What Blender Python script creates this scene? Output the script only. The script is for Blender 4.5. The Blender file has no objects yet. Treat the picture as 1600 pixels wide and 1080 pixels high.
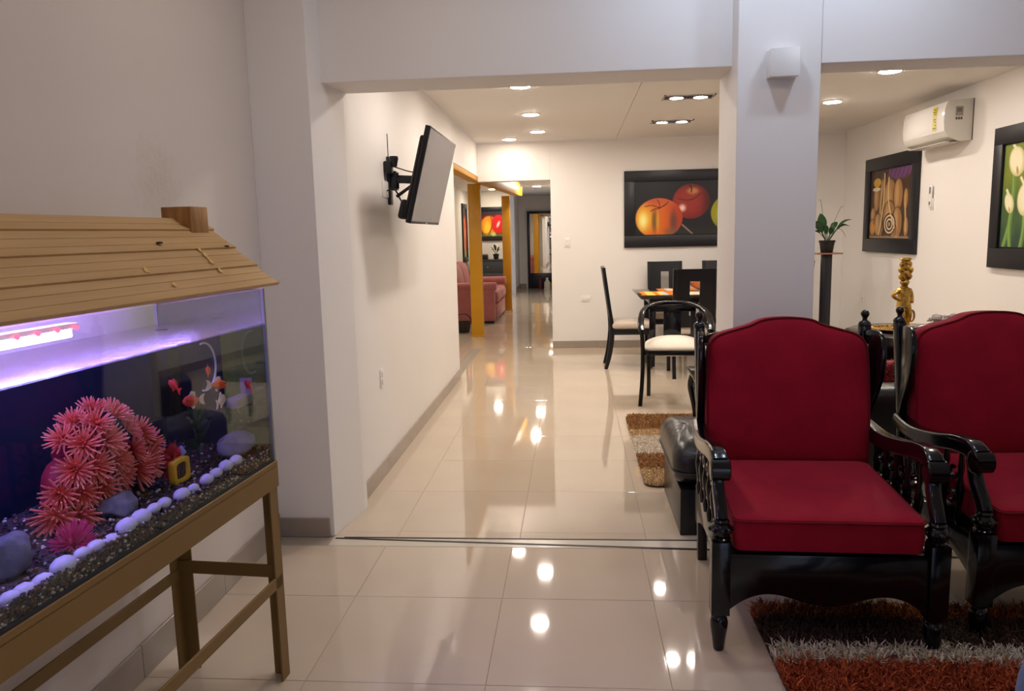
import bpy, bmesh, math, random
import numpy as np
from mathutils import Vector, Matrix

random.seed(7)
RNG = np.random.default_rng(7)
SC = bpy.context.scene
COL = SC.collection
PI = math.pi

# ------------------------------------------------------------------ camera, world, light, exposure
cd = bpy.data.cameras.new('camera')
cam = bpy.data.objects.new('camera', cd)
COL.objects.link(cam)
cd.sensor_fit = 'HORIZONTAL'
cd.sensor_width = 36.0
cd.lens = 27.0
cd.clip_start = 0.02
cd.clip_end = 200
RX, RY, RZ = (0.996669, 0.078217, -0.02309), (-0.011498, -0.145526, -0.989288), (-0.080739, 0.986258, -0.144142)
cam.matrix_world = Matrix(((RX[0], -RY[0], -RZ[0], 0.0), (RX[1], -RY[1], -RZ[1], 0.0), (RX[2], -RY[2], -RZ[2], 1.45), (0, 0, 0, 1)))
SC.camera = cam
SC.view_settings.view_transform = 'Standard'
SC.view_settings.look = 'None'
SC.view_settings.gamma = 1.0
SC.view_settings.use_curve_mapping = False
SC.view_settings.exposure = 0.0
SC.cycles.transparent_max_bounces = 24

W = bpy.data.worlds.new('world')
SC.world = W
W.use_nodes = True
W.node_tree.nodes['Background'].inputs[0].default_value = (0.62, 0.72, 1.0, 1)
W.node_tree.nodes['Background'].inputs[1].default_value = 1.0

WARM = (1.0, 0.78, 0.58)
LAMP_BACK, LAMP_HALL, LAMP_FRONT = 245.0, 230.0, 105.0      # emission of the round panel lamps
DAY_FILL_WATTS = 4.0
TANK_WATTS = 1.5


def area(name, loc, target, sx, sy, watts, color):
    l = bpy.data.lights.new(name, 'AREA')
    l.shape = 'RECTANGLE'
    l.size, l.size_y, l.energy, l.color = sx, sy, watts, color
    o = bpy.data.objects.new(name, l)
    COL.objects.link(o)
    o.location = loc
    o.rotation_euler = (Vector(target) - Vector(loc)).to_track_quat('-Z', 'Y').to_euler()
    return o


# unseen fill light added behind the camera as assumed daylight
area('assumed_daylight_fill', (1.6, -1.95, 1.25), (1.1, 3.5, 1.3), 1.5, 2.1, DAY_FILL_WATTS, (0.74, 0.80, 1.0))


# ------------------------------------------------------------------ materials
def lin(c):
    return tuple(((v / 255.0) / 12.92 if v / 255.0 <= 0.04045 else ((v / 255.0 + 0.055) / 1.055) ** 2.4) for v in c[:3])


MATS = {}


def M(name, rgb, rough=0.5, metal=0.0, spec=0.5, noise=None, bump=None, coat=0.0, sheen=0.0, emit=None, ior=1.45):
    """rgb in 0..255 sRGB; noise = (scale, amount); bump = (scale, strength)"""
    if name in MATS:
        return MATS[name]
    m = bpy.data.materials.new(name)
    m.use_nodes = True
    nt = m.node_tree
    b = nt.nodes['Principled BSDF']
    c = lin(rgb)
    b.inputs['Base Color'].default_value = (*c, 1)
    b.inputs['Roughness'].default_value = rough
    b.inputs['Metallic'].default_value = metal
    b.inputs['Specular IOR Level'].default_value = spec
    b.inputs['IOR'].default_value = ior
    b.inputs['Coat Weight'].default_value = coat
    b.inputs['Coat Roughness'].default_value = 0.05
    if sheen:
        b.inputs['Sheen Weight'].default_value = sheen
        b.inputs['Sheen Roughness'].default_value = 0.4
    if emit:
        b.inputs['Emission Color'].default_value = (*emit[0], 1)
        b.inputs['Emission Strength'].default_value = emit[1]
    tc = nt.nodes.new('ShaderNodeTexCoord')
    if noise:
        n = nt.nodes.new('ShaderNodeTexNoise')
        n.inputs['Scale'].default_value = noise[0]
        n.inputs['Detail'].default_value = 4
        nt.links.new(tc.outputs['Object'], n.inputs['Vector'])
        r = nt.nodes.new('ShaderNodeMapRange')
        r.inputs['From Min'].default_value = 0.3
        r.inputs['From Max'].default_value = 0.7
        r.inputs['To Min'].default_value = 1 - noise[1]
        r.inputs['To Max'].default_value = 1 + noise[1]
        nt.links.new(n.outputs['Fac'], r.inputs['Value'])
        mx = nt.nodes.new('ShaderNodeVectorMath')
        mx.operation = 'SCALE'
        mx.inputs[0].default_value = c
        nt.links.new(r.outputs['Result'], mx.inputs['Scale'])
        nt.links.new(mx.outputs['Vector'], b.inputs['Base Color'])
    if bump:
        n = nt.nodes.new('ShaderNodeTexNoise')
        n.inputs['Scale'].default_value = bump[0]
        n.inputs['Detail'].default_value = 5
        nt.links.new(tc.outputs['Object'], n.inputs['Vector'])
        bp = nt.nodes.new('ShaderNodeBump')
        bp.inputs['Strength'].default_value = bump[1]
        bp.inputs['Distance'].default_value = 0.004
        nt.links.new(n.outputs['Fac'], bp.inputs['Height'])
        nt.links.new(bp.outputs['Normal'], b.inputs['Normal'])
    MATS[name] = m
    return m


def wood_mat(name, rgb, rgb2, axis='X', rough=0.45, stretch=14.0, scale=5.0):
    m = M(name, rgb, rough)
    nt = m.node_tree
    b = nt.nodes['Principled BSDF']
    tc = nt.nodes.new('ShaderNodeTexCoord')
    mp = nt.nodes.new('ShaderNodeMapping')
    s = {'X': (1, stretch, stretch), 'Y': (stretch, 1, stretch), 'Z': (stretch, stretch, 1)}[axis]
    mp.inputs['Scale'].default_value = s
    n = nt.nodes.new('ShaderNodeTexNoise')
    n.inputs['Scale'].default_value = scale
    n.inputs['Detail'].default_value = 6
    rp = nt.nodes.new('ShaderNodeValToRGB')
    rp.color_ramp.elements[0].position = 0.35
    rp.color_ramp.elements[1].position = 0.68
    rp.color_ramp.elements[0].color = (*lin(rgb2), 1)
    rp.color_ramp.elements[1].color = (*lin(rgb), 1)
    nt.links.new(tc.outputs['Object'], mp.inputs['Vector'])
    nt.links.new(mp.outputs['Vector'], n.inputs['Vector'])
    nt.links.new(n.outputs['Fac'], rp.inputs['Fac'])
    nt.links.new(rp.outputs['Color'], b.inputs['Base Color'])
    return m


def glass_mat(name, tint, ior=1.45, gloss=0.0, rough=0.0, base=0.0, bump=None):
    """a thin clear sheet: tinted see-through plus a Fresnel reflection"""
    m = bpy.data.materials.new(name)
    m.use_nodes = True
    nt = m.node_tree
    nt.nodes.remove(nt.nodes['Principled BSDF'])
    out = nt.nodes['Material Output']
    t = nt.nodes.new('ShaderNodeBsdfTransparent')
    t.inputs[0].default_value = (*tint, 1)
    g = nt.nodes.new('ShaderNodeBsdfGlossy')
    g.inputs['Roughness'].default_value = rough
    # Schlick reflectance, the same from both faces of the sheet
    f0 = ((ior - 1) / (ior + 1)) ** 2
    f = nt.nodes.new('ShaderNodeLayerWeight')
    f.inputs['Blend'].default_value = 0.5
    p5 = nt.nodes.new('ShaderNodeMath')
    p5.operation = 'POWER'
    p5.inputs[1].default_value = 5.0
    nt.links.new(f.outputs['Facing'], p5.inputs[0])
    a = nt.nodes.new('ShaderNodeMath')
    a.operation = 'MULTIPLY_ADD'
    a.use_clamp = True
    a.inputs[1].default_value = 1.0 - f0
    a.inputs[2].default_value = f0 + base
    mx = nt.nodes.new('ShaderNodeMixShader')
    nt.links.new(p5.outputs[0], a.inputs[0])
    nt.links.new(a.outputs[0], mx.inputs[0])
    nt.links.new(t.outputs[0], mx.inputs[1])
    nt.links.new(g.outputs[0], mx.inputs[2])
    nt.links.new(mx.outputs[0], out.inputs['Surface'])
    if bump:
        tc = nt.nodes.new('ShaderNodeTexCoord')
        n = nt.nodes.new('ShaderNodeTexNoise')
        n.inputs['Scale'].default_value = bump[0]
        n.inputs['Detail'].default_value = 6
        bp = nt.nodes.new('ShaderNodeBump')
        bp.inputs['Strength'].default_value = bump[1]
        bp.inputs['Distance'].default_value = 0.01
        nt.links.new(tc.outputs['Object'], n.inputs['Vector'])
        nt.links.new(n.outputs['Fac'], bp.inputs['Height'])
        nt.links.new(bp.outputs['Normal'], g.inputs['Normal'])
    MATS[name] = m
    return m


def emit_mat(name, color, strength):
    m = bpy.data.materials.new(name)
    m.use_nodes = True
    nt = m.node_tree
    nt.nodes.remove(nt.nodes['Principled BSDF'])
    e = nt.nodes.new('ShaderNodeEmission')
    e.inputs[0].default_value = (*color, 1)
    e.inputs[1].default_value = strength
    nt.links.new(e.outputs[0], nt.nodes['Material Output'].inputs['Surface'])
    MATS[name] = m
    return m


def paint_mat(name, rough=0.45):
    m = M(name, (128, 128, 128), rough)
    nt = m.node_tree
    a = nt.nodes.new('ShaderNodeVertexColor')
    a.layer_name = 'paint'
    nt.links.new(a.outputs['Color'], nt.nodes['Principled BSDF'].inputs['Base Color'])
    return m


WALL = M('white_wall_paint', (232, 228, 224), 0.55, spec=0.3, noise=(1.3, 0.012), bump=(60, 0.05))
CEIL = M('white_ceiling_paint', (226, 222, 217), 0.7, spec=0.2, noise=(1.0, 0.01))
TILE = M('polished_tile', (200, 184, 164), 0.045, spec=0.85, noise=(2.2, 0.03), ior=1.55)
GROUT = M('grout', (150, 138, 124), 0.8)
SKIRT = M('skirting_tile', (158, 146, 134), 0.18, noise=(3, 0.05))
GROOVE = M('dark_metal_channel', (40, 36, 32), 0.4, metal=0.4)
STRIPM = M('pale_threshold', (205, 196, 180), 0.2)
YELLOW = M('ochre_paint', (196, 140, 20), 0.4, noise=(4, 0.06))
LACQ = M('black_lacquer', (6, 7, 11), 0.18, spec=0.45, coat=0.15, noise=(6, 0.1))
BLACKW = M('black_wood', (17, 18, 24), 0.3, spec=0.5, noise=(8, 0.1))
VELVET = M('red_velvet', (142, 20, 40), 0.8, spec=0.1, sheen=0.08, noise=(9, 0.10), bump=(140, 0.15))
PIPING = M('red_piping', (110, 8, 24), 0.7, spec=0.2)
LEATHER = M('black_leather', (26, 26, 28), 0.33, spec=0.6, bump=(28, 0.35))
CREAM = M('cream_seat', (236, 228, 212), 0.5, spec=0.4)
FRAMEM = M('dark_picture_frame', (21, 22, 28), 0.4, noise=(5, 0.08))
PLAST = M('white_plastic', (232, 230, 226), 0.3)
BLKPL = M('black_plastic', (15, 15, 18), 0.35)
CHROME = M('chrome', (220, 220, 220), 0.12, metal=1.0)
GOLD = M('gold_leaf', (190, 150, 72), 0.3, metal=0.9, noise=(30, 0.35), bump=(60, 0.9))
BRONZE = M('gold_painted_steel', (126, 97, 52), 0.5, spec=0.4, noise=(5, 0.06))
PINKSOFA = M('dusty_pink_fabric', (172, 104, 102), 0.8, spec=0.2, sheen=0.2, noise=(8, 0.06))
SLAT = wood_mat('pine_slat', (194, 158, 108), (182, 146, 96), 'X', 0.55, 14, 3)
SLATD = M('slat_underlay', (60, 36, 18), 0.8)
BLOCKW = wood_mat('pine_block', (176, 128, 66), (140, 94, 42), 'Z', 0.5, 8, 8)
LAMP = emit_mat('warm_lamp', (1.0, 0.875, 0.765), LAMP_BACK)
LAMPH = emit_mat('hall_lamp', (1.0, 0.9, 0.76), LAMP_HALL)
LAMPF = emit_mat('front_lamp', (1.0, 0.84, 0.70), LAMP_FRONT)
LAMPW = emit_mat('assumed_cool_lamp', (0.64, 0.77, 1.0), LAMP_FRONT * 1.55)
SPOT = emit_mat('spot_lamp', (1.0, 0.89, 0.78), 245.0)


# ------------------------------------------------------------------ mesh helpers
class G:
    def __init__(s):
        s.v, s.f = [], []

    def add(s, v, f):
        n = len(s.v)
        s.v += [tuple(p) for p in v]
        s.f += [tuple(i + n for i in q) for q in f]
        return s

    def box(s, x0, x1, y0, y1, z0, z1):
        return s.add([(x0, y0, z0), (x1, y0, z0), (x1, y1, z0), (x0, y1, z0), (x0, y0, z1), (x1, y0, z1), (x1, y1, z1), (x0, y1, z1)],
                     [(0, 3, 2, 1), (4, 5, 6, 7), (0, 1, 5, 4), (1, 2, 6, 5), (2, 3, 7, 6), (3, 0, 4, 7)])

    def bar(s, a, b, w, h, up=(0, 0, 1), w2=None, h2=None):
        a, b = Vector(a), Vector(b)
        d = (b - a).normalized()
        x = d.cross(Vector(up))
        if x.length < 1e-5:
            x = d.cross(Vector((1, 0, 0)))
        x.normalize()
        y = x.cross(d)
        w2, h2 = w if w2 is None else w2, h if h2 is None else h2
        v = []
        for p, ww, hh in ((a, w, h), (b, w2, h2)):
            for sx, sy in ((-1, -1), (1, -1), (1, 1), (-1, 1)):
                v.append(p + x * (sx * ww / 2) + y * (sy * hh / 2))
        return s.add(v, [(0, 1, 2, 3), (7, 6, 5, 4), (0, 4, 5, 1), (1, 5, 6, 2), (2, 6, 7, 3), (3, 7, 4, 0)])

    def lathe(s, prof, c=(0, 0, 0), n=20, axis='Z'):
        v, f = [], []
        for r, z in prof:
            for k in range(n):
                t = 2 * PI * k / n
                p = (r * math.cos(t), r * math.sin(t), z)
                if axis == 'X':
                    p = (p[2], p[0], p[1])
                elif axis == 'Y':
                    p = (p[1], p[2], p[0])
                v.append((p[0] + c[0], p[1] + c[1], p[2] + c[2]))
        m = len(prof)
        for i in range(m - 1):
            for k in range(n):
                k2 = (k + 1) % n
                f.append((i * n + k, i * n + k2, (i + 1) * n + k2, (i + 1) * n + k))
        f.append(tuple(range(n - 1, -1, -1)))
        f.append(tuple(range((m - 1) * n, m * n)))
        return s.add(v, f)

    def ball(s, c, r, n=12, sc=(1, 1, 1)):
        pr = [(max(r * math.sin(PI * i / 8), 1e-4), -r * math.cos(PI * i / 8)) for i in range(9)]
        g = G().lathe(pr, n=n)
        return s.add([(p[0] * sc[0] + c[0], p[1] * sc[1] + c[1], p[2] * sc[2] + c[2]) for p in g.v], g.f)

    def sweep(s, pts, sec, up=(0, 0, 1), scales=None, closed=False):
        """sec = 2-D outline (a along side, b along up)"""
        pts = [Vector(p) for p in pts]
        n, m = len(pts), len(sec)
        v, f = [], []
        for i, p in enumerate(pts):
            if closed:
                d = pts[(i + 1) % n] - pts[i - 1]
            else:
                d = pts[min(i + 1, n - 1)] - pts[max(i - 1, 0)]
            d.normalize()
            x = d.cross(Vector(up))
            if x.length < 1e-4:
                x = d.cross(Vector((0, 1, 0.01)))
            x.normalize()
            y = x.cross(d)
            k = scales[i] if scales else 1
            k = k if isinstance(k, tuple) else (k, k)
            for a, b in sec:
                v.append(p + x * a * k[0] + y * b * k[1])
        rng = n if closed else n - 1
        for i in range(rng):
            i2 = (i + 1) % n
            for j in range(m):
                j2 = (j + 1) % m
                f.append((i * m + j, i * m + j2, i2 * m + j2, i2 * m + j))
        if not closed:
            f.append(tuple(range(m - 1, -1, -1)))
            f.append(tuple(range((n - 1) * m, n * m)))
        return s.add(v, f)

    def tube(s, pts, r, n=10, scales=None, closed=False, up=(0, 0, 1)):
        return s.sweep(pts, [(r * math.cos(2 * PI * k / n), r * math.sin(2 * PI * k / n)) for k in range(n)], up, scales, closed)

    def prism(s, outline, fn):
        """outline (a,b) list extruded between c=0 and c=1; fn(a,b,c)->xyz"""
        n = len(outline)
        v = [fn(a, b, 0) for a, b in outline] + [fn(a, b, 1) for a, b in outline]
        f = [tuple(range(n - 1, -1, -1)), tuple(range(n, 2 * n))]
        for i in range(n):
            j = (i + 1) % n
            f.append((i, j, n + j, n + i))
        return s.add(v, f)

    def cushion(s, outline, t, fn, bulge=0.0, p=5.0, ss=(0.25, 0.5, 0.7, 0.83, 0.91, 0.96, 0.985, 1.0)):
        cx = sum(a for a, b in outline) / len(outline)
        cy = sum(b for a, b in outline) / len(outline)
        n = len(outline)
        v, f = [], []
        rings = [(k, 1) for k in ss] + [(k, -1) for k in reversed(ss[:-1])]

        def dep(k):
            return t / 2 * max(0.0, 1 - k ** p) ** (1 / p) + bulge * (1 - k * k)
        v.append(fn(cx, cy, dep(0)))
        for k, sg in rings:
            for a, b in outline:
                v.append(fn(cx + (a - cx) * k, cy + (b - cy) * k, sg * dep(k)))
        v.append(fn(cx, cy, -dep(0)))
        for j in range(n):
            f.append((0, 1 + j, 1 + (j + 1) % n))
        m = len(rings)
        for i in range(m - 1):
            for j in range(n):
                j2 = (j + 1) % n
                f.append((1 + i * n + j, 1 + (i + 1) * n + j, 1 + (i + 1) * n + j2, 1 + i * n + j2))
        e = 1 + (m - 1) * n
        for j in range(n):
            f.append((e + n, e + (j + 1) % n, e + j))
        return s.add(v, f)

    def build(s, name, mat, parent=None, loc=(0, 0, 0), bevel=0.0, seg=2, smooth=40, kind=None):
        me = bpy.data.meshes.new(name)
        me.from_pydata(s.v, [], s.f)
        if len(s.f) < 60000:
            bm = bmesh.new()
            bm.from_mesh(me)
            bmesh.ops.recalc_face_normals(bm, faces=bm.faces)
            if bevel > 0:
                es = [e for e in bm.edges if len(e.link_faces) == 2 and e.calc_face_angle(0) > 0.5]
                bmesh.ops.bevel(bm, geom=es, offset=bevel, segments=seg, affect='EDGES', profile=0.5, clamp_overlap=True)
            bm.to_mesh(me)
            bm.free()
        if smooth:
            me.polygons.foreach_set('use_smooth', [True] * len(me.polygons))
            me.set_sharp_from_angle(angle=math.radians(smooth))
        me.materials.append(mat)
        o = bpy.data.objects.new(name, me)
        COL.objects.link(o)
        o.location = loc
        if parent:
            o.parent = parent
        if kind:
            o['kind'] = kind
        return o


def tag(o, label, cat, group=None):
    o['label'] = label
    o['category'] = cat
    if group:
        o['group'] = group
    return o


def thing(name, label, cat, loc=(0, 0, 0), rz=0.0, group=None):
    o = bpy.data.objects.new(name, None)
    o.empty_display_size = 0.05
    COL.objects.link(o)
    o.location = loc
    o.rotation_euler = (0, 0, rz)
    return tag(o, label, cat, group)


def struct(name, g, mat, bevel=0.0, smooth=0, parent=None):
    o = g.build(name, mat, parent, bevel=bevel, smooth=smooth)
    o['kind'] = 'structure'
    return o


def inst(o, parent, loc, rot=(0, 0, 0), sc=(1, 1, 1)):
    c = o.copy()
    COL.objects.link(c)
    c.parent = parent
    c.location = loc
    c.rotation_euler = rot
    c.scale = sc
    return c


def dup(root, loc, rz, label, group=None):
    r = root.copy()
    COL.objects.link(r)
    r.location = loc
    r.rotation_euler = (0, 0, rz)
    r['label'] = label
    if group:
        r['group'] = group
    for ch in list(root.children):
        c = ch.copy()
        COL.objects.link(c)
        c.parent = r
        for gch in list(ch.children):
            d = gch.copy()
            COL.objects.link(d)
            d.parent = c
    return r


def spline(pts, n=8):
    """Catmull-Rom through pts"""
    P = [Vector(p) for p in pts]
    out = []
    for i in range(len(P) - 1):
        a, b, c, d = P[max(i - 1, 0)], P[i], P[i + 1], P[min(i + 2, len(P) - 1)]
        for k in range(n):
            t = k / n
            out.append(0.5 * ((2 * b) + (c - a) * t + (2 * a - 5 * b + 4 * c - d) * t * t + (3 * b - a - 3 * c + d) * t ** 3))
    out.append(P[-1])
    return out


def rrect(w, h, r, n=5):
    out = []
    for cx, cy, a0 in ((w / 2 - r, h / 2 - r, 0), (-w / 2 + r, h / 2 - r, PI / 2), (-w / 2 + r, -h / 2 + r, PI), (w / 2 - r, -h / 2 + r, 1.5 * PI)):
        for k in range(n + 1):
            t = a0 + PI / 2 * k / n
            out.append((cx + r * math.cos(t), cy + r * math.sin(t)))
    return out


def paint_grid(name, w, h, nu, nv, painter, mat, parent, fn):
    """flat printed picture; painter(u,v)->(n,3) sRGB 0..255, u,v in 0..1, v up; fn(u,v)->xyz"""
    us, vs = np.linspace(0, 1, nu), np.linspace(0, 1, nv)
    U, V = np.meshgrid(us, vs)
    U, V = U.ravel(), V.ravel()
    c = np.clip(painter(U, V), 0, 255) / 255.0
    c = np.where(c <= 0.04045, c / 12.92, ((c + 0.055) / 1.055) ** 2.4)
    verts = [fn(u * w, v * h) for u, v in zip(U, V)]
    faces = [(j * nu + i, j * nu + i + 1, (j + 1) * nu + i + 1, (j + 1) * nu + i) for j in range(nv - 1) for i in range(nu - 1)]
    me = bpy.data.meshes.new(name)
    me.from_pydata(verts, [], faces)
    at = me.color_attributes.new('paint', 'FLOAT_COLOR', 'POINT')
    at.data.foreach_set('color', np.concatenate([c, np.ones((len(c), 1))], 1).astype(np.float32).ravel())
    me.materials.append(mat)
    o = bpy.data.objects.new(name, me)
    COL.objects.link(o)
    if parent:
        o.parent = parent
    return o


# ------------------------------------------------------------------ the room
XL, XC, XR = -1.46, -1.17, 3.25          # aquarium wall, corridor wall, right wall
YP, YB = 3.515, 9.656                     # pillar fronts, dining room end wall
ZB, ZC, ZF = 2.14, 2.56, 2.95             # beam underside, back ceiling, front ceiling


def wall_left_mat():
    m = M('white_wall_paint_damp', (214, 205, 197), 0.6, spec=0.25)
    nt = m.node_tree
    b = nt.nodes['Principled BSDF']
    geo = nt.nodes.new('ShaderNodeNewGeometry')
    d = nt.nodes.new('ShaderNodeVectorMath')
    d.operation = 'DISTANCE'
    d.inputs[1].default_value = (XL, 2.66, 1.66)
    nt.links.new(geo.outputs['Position'], d.inputs[0])
    n = nt.nodes.new('ShaderNodeTexNoise')
    n.inputs['Scale'].default_value = 16
    n.inputs['Detail'].default_value = 8
    n.inputs['Roughness'].default_value = 0.75
    nt.links.new(geo.outputs['Position'], n.inputs['Vector'])
    a = nt.nodes.new('ShaderNodeMath')
    a.operation = 'MULTIPLY_ADD'
    a.inputs[1].default_value = -3.2
    nt.links.new(d.outputs['Value'], a.inputs[0])
    nt.links.new(n.outputs['Fac'], a.inputs[2])
    r = nt.nodes.new('ShaderNodeMapRange')
    r.inputs['From Min'].default_value = -0.05
    r.inputs['From Max'].default_value = 0.45
    nt.links.new(a.outputs[0], r.inputs['Value'])
    mx = nt.nodes.new('ShaderNodeMix')
    mx.data_type = 'RGBA'
    mx.inputs[6].default_value = (*lin((214, 205, 197)), 1)
    mx.inputs[7].default_value = (*lin((206, 198, 186)), 1)
    nt.links.new(r.outputs['Result'], mx.inputs[0])
    nt.links.new(mx.outputs[2], b.inputs['Base Color'])
    n2 = nt.nodes.new('ShaderNodeTexNoise')
    n2.inputs['Scale'].default_value = 45
    n2.inputs['Detail'].default_value = 6
    nt.links.new(geo.outputs['Position'], n2.inputs['Vector'])
    mu = nt.nodes.new('ShaderNodeMath')
    mu.operation = 'MULTIPLY'
    nt.links.new(r.outputs['Result'], mu.inputs[0])
    nt.links.new(n2.outputs['Fac'], mu.inputs[1])
    bp = nt.nodes.new('ShaderNodeBump')
    bp.inputs['Strength'].default_value = 0.5
    bp.inputs['Distance'].default_value = 0.008
    nt.links.new(mu.outputs[0], bp.inputs['Height'])
    nt.links.new(bp.outputs['Normal'], b.inputs['Normal'])
    return m


struct('wall_left', G().box(XL - 0.15, XL, -2.2, 3.9, 0, ZF), wall_left_mat())
struct('pillar_left', G().prism([(XL, YP), (-1.182, YP), (-1.128, 3.87), (-1.128, 3.93), (XL, 3.93)], lambda a, b, c: (a, b, ZF * c)), WALL, bevel=0.002)
struct('wall_corridor', G().box(XC - 0.13, XC, 3.93, 7.69, 0, ZC).box(XC - 0.13, XC, 7.69, YB + 0.14, 2.16, ZC), WALL, bevel=0.003)
struct('beam_left', G().box(-1.18, 0.72, 3.64, 3.93, 2.165, ZF), WALL, bevel=0.004)
struct('pillar_right', G().box(0.716, 1.066, YP, 3.93, 0, ZF), WALL, bevel=0.004)
struct('beam_right', G().box(1.066, XR, YP + 0.005, 3.745, ZB, ZF), WALL, bevel=0.004)
struct('wall_right', G().box(XR, XR + 0.15, -2.2, YB + 0.15, 0, ZF), WALL)
struct('wall_back', G().box(-0.27, XR, YB, YB + 0.14, 0, ZC).box(XC, -0.27, YB, YB + 0.14, 2.095, ZC), WALL, bevel=0.003)
# wall behind the camera; its opening is added for the assumed daylight
struct('wall_front', G().box(XL, 0.75, -2.2, -2.05, 0, ZF).box(2.45, XR, -2.2, -2.05, 0, ZF).box(0.75, 2.45, -2.2, -2.05, 2.35, ZF), WALL)
struct('ceiling_front', G().box(XL, XR, -2.2, 3.7, ZF, ZF + 0.1), CEIL)
ceil = struct('ceiling', G().box(XC, 0.53, 3.75, YB, ZC, ZC + 0.1), CEIL)
struct('ceiling_panel', G().box(0.534, XR, 3.75, YB, ZC, ZC + 0.1), CEIL, parent=ceil)
# hall and side room beyond
struct('wall_hall_right', G().box(-0.27, -0.13, YB + 0.14, 20.9, 0, 2.42), WALL)
struct('wall_hall_end', G().box(-1.75, -0.13, 20.5, 20.65, 0, 2.42), WALL)
struct('pillar_hall', G().box(-1.75, -1.42, 18.9, 20.5, 0, 2.42), WALL)
HALLW = M('grey_beige_paint', (214, 208, 196), 0.6, spec=0.2)  # grey-beige paint of the side room walls
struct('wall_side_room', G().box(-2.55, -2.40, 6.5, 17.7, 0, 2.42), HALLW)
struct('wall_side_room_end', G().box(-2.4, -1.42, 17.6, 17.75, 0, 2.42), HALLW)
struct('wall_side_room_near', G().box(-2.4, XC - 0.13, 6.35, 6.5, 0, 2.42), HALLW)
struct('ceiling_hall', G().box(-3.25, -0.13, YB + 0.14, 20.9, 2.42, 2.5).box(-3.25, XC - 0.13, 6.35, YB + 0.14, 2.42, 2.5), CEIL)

# floor: grout bed with single tiles
fl = G().box(-3.3, XR, -2.2, 20.9, -0.06, -0.0015).build('floor', GROUT, smooth=0)
fl['kind'] = 'structure'
TS = 0.6
tg = G().box(-TS / 2 + 0.001, TS / 2 - 0.001, -TS / 2 + 0.001, TS / 2 - 0.001, -0.006, 0.0)
tile0 = tg.build('tile', TILE, fl, bevel=0.0008, seg=1, smooth=0)
first = True


def put_tiles(x0, nx, y0, ny, ylo=-99, yhi=99, xlo=-99, xhi=99):
    global first
    for i in range(nx):
        for j in range(ny):
            x, y = x0 + (i + 0.5) * TS, y0 + (j + 0.5) * TS
            a0, a1 = max(x - TS / 2, xlo), min(x + TS / 2, xhi)
            b0, b1 = max(y - TS / 2, ylo), min(y + TS / 2, yhi)
            if a1 - a0 < 0.02 or b1 - b0 < 0.02:
                continue
            if first:
                t = tile0
                first = False
                t.location = ((a0 + a1) / 2, (b0 + b1) / 2, 0)
            else:
                t = inst(tile0, fl, ((a0 + a1) / 2, (b0 + b1) / 2, 0))
            t.scale = ((a1 - a0) / TS, (b1 - b0) / TS, 1)
            t.rotation_euler = (random.gauss(0, 0.0006), random.gauss(0, 0.0006), 0)


put_tiles(-1.5, 8, -1.306, 9, yhi=3.40, xlo=XL)                       # front room
put_tiles(-1.47, 8, 2.98, 12, ylo=3.51, yhi=YB + 0.07, xlo=-1.18, xhi=XR)   # dining room
put_tiles(-2.67, 4, YB + 0.07, 5, xlo=-2.4, xhi=-0.27)                    # start of the hall
ff = G().box(-2.4, -0.27, YB + 0.07 + 3.0, 20.5, -0.006, 0.0).box(-2.4, -1.3, 6.5, YB + 0.07, -0.006, 0.0)
hf = ff.build('far_tile', TILE, fl, smooth=0)

th = struct('trim_1', G().box(-1.18, XR, 3.40, 3.51, -0.02, 0.001), STRIPM)
G().bar((-1.13, 3.498, 0.001), (XR, 3.498, 0.001), 0.011, 0.004).build('channel', GROOVE, th, smooth=0)
G().bar((-1.17, 3.487, 0.0015), (XR, 3.25, 0.0015), 0.012, 0.004).build('channel', GROOVE, th, smooth=0)


def skirt(name, x0, x1, y0, y1, h=0.095):
    L = max(x1 - x0, y1 - y0)
    n = max(1, round(L / 0.6))
    root = None
    for k in range(n):
        g = G()
        if x1 - x0 > y1 - y0:
            g.box(x0 + (x1 - x0) * k / n + 0.0008, x0 + (x1 - x0) * (k + 1) / n - 0.0008, y0, y1, 0, h)
        else:
            g.box(x0, x1, y0 + (y1 - y0) * k / n + 0.0008, y0 + (y1 - y0) * (k + 1) / n - 0.0008, 0, h)
        o = g.build(name if root is None else 'skirting_tile', SKIRT, root, bevel=0.0015, seg=1, smooth=0)
        if root is None:
            root = o
            o['kind'] = 'structure'
    return root


skirt('baseboard_left', XL, XL + 0.012, -2.0, YP - 0.01, 0.12)
skirt('baseboard_pillar', XL, -1.20, YP - 0.012, YP, 0.095)
skirt('baseboard_corridor', XC, XC + 0.012, 3.94, 7.69)
skirt('baseboard_back', -0.27, XR, YB - 0.012, YB, 0.09)
skirt('baseboard_right', XR - 0.012, XR, 3.8, YB - 0.012, 0.09)
skirt('baseboard_hall', -1.42, -1.40, 18.9, 20.5, 0.12)
skirt('baseboard_hall_end', -1.40, -1.25, 20.48, 20.5, 0.12)

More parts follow.
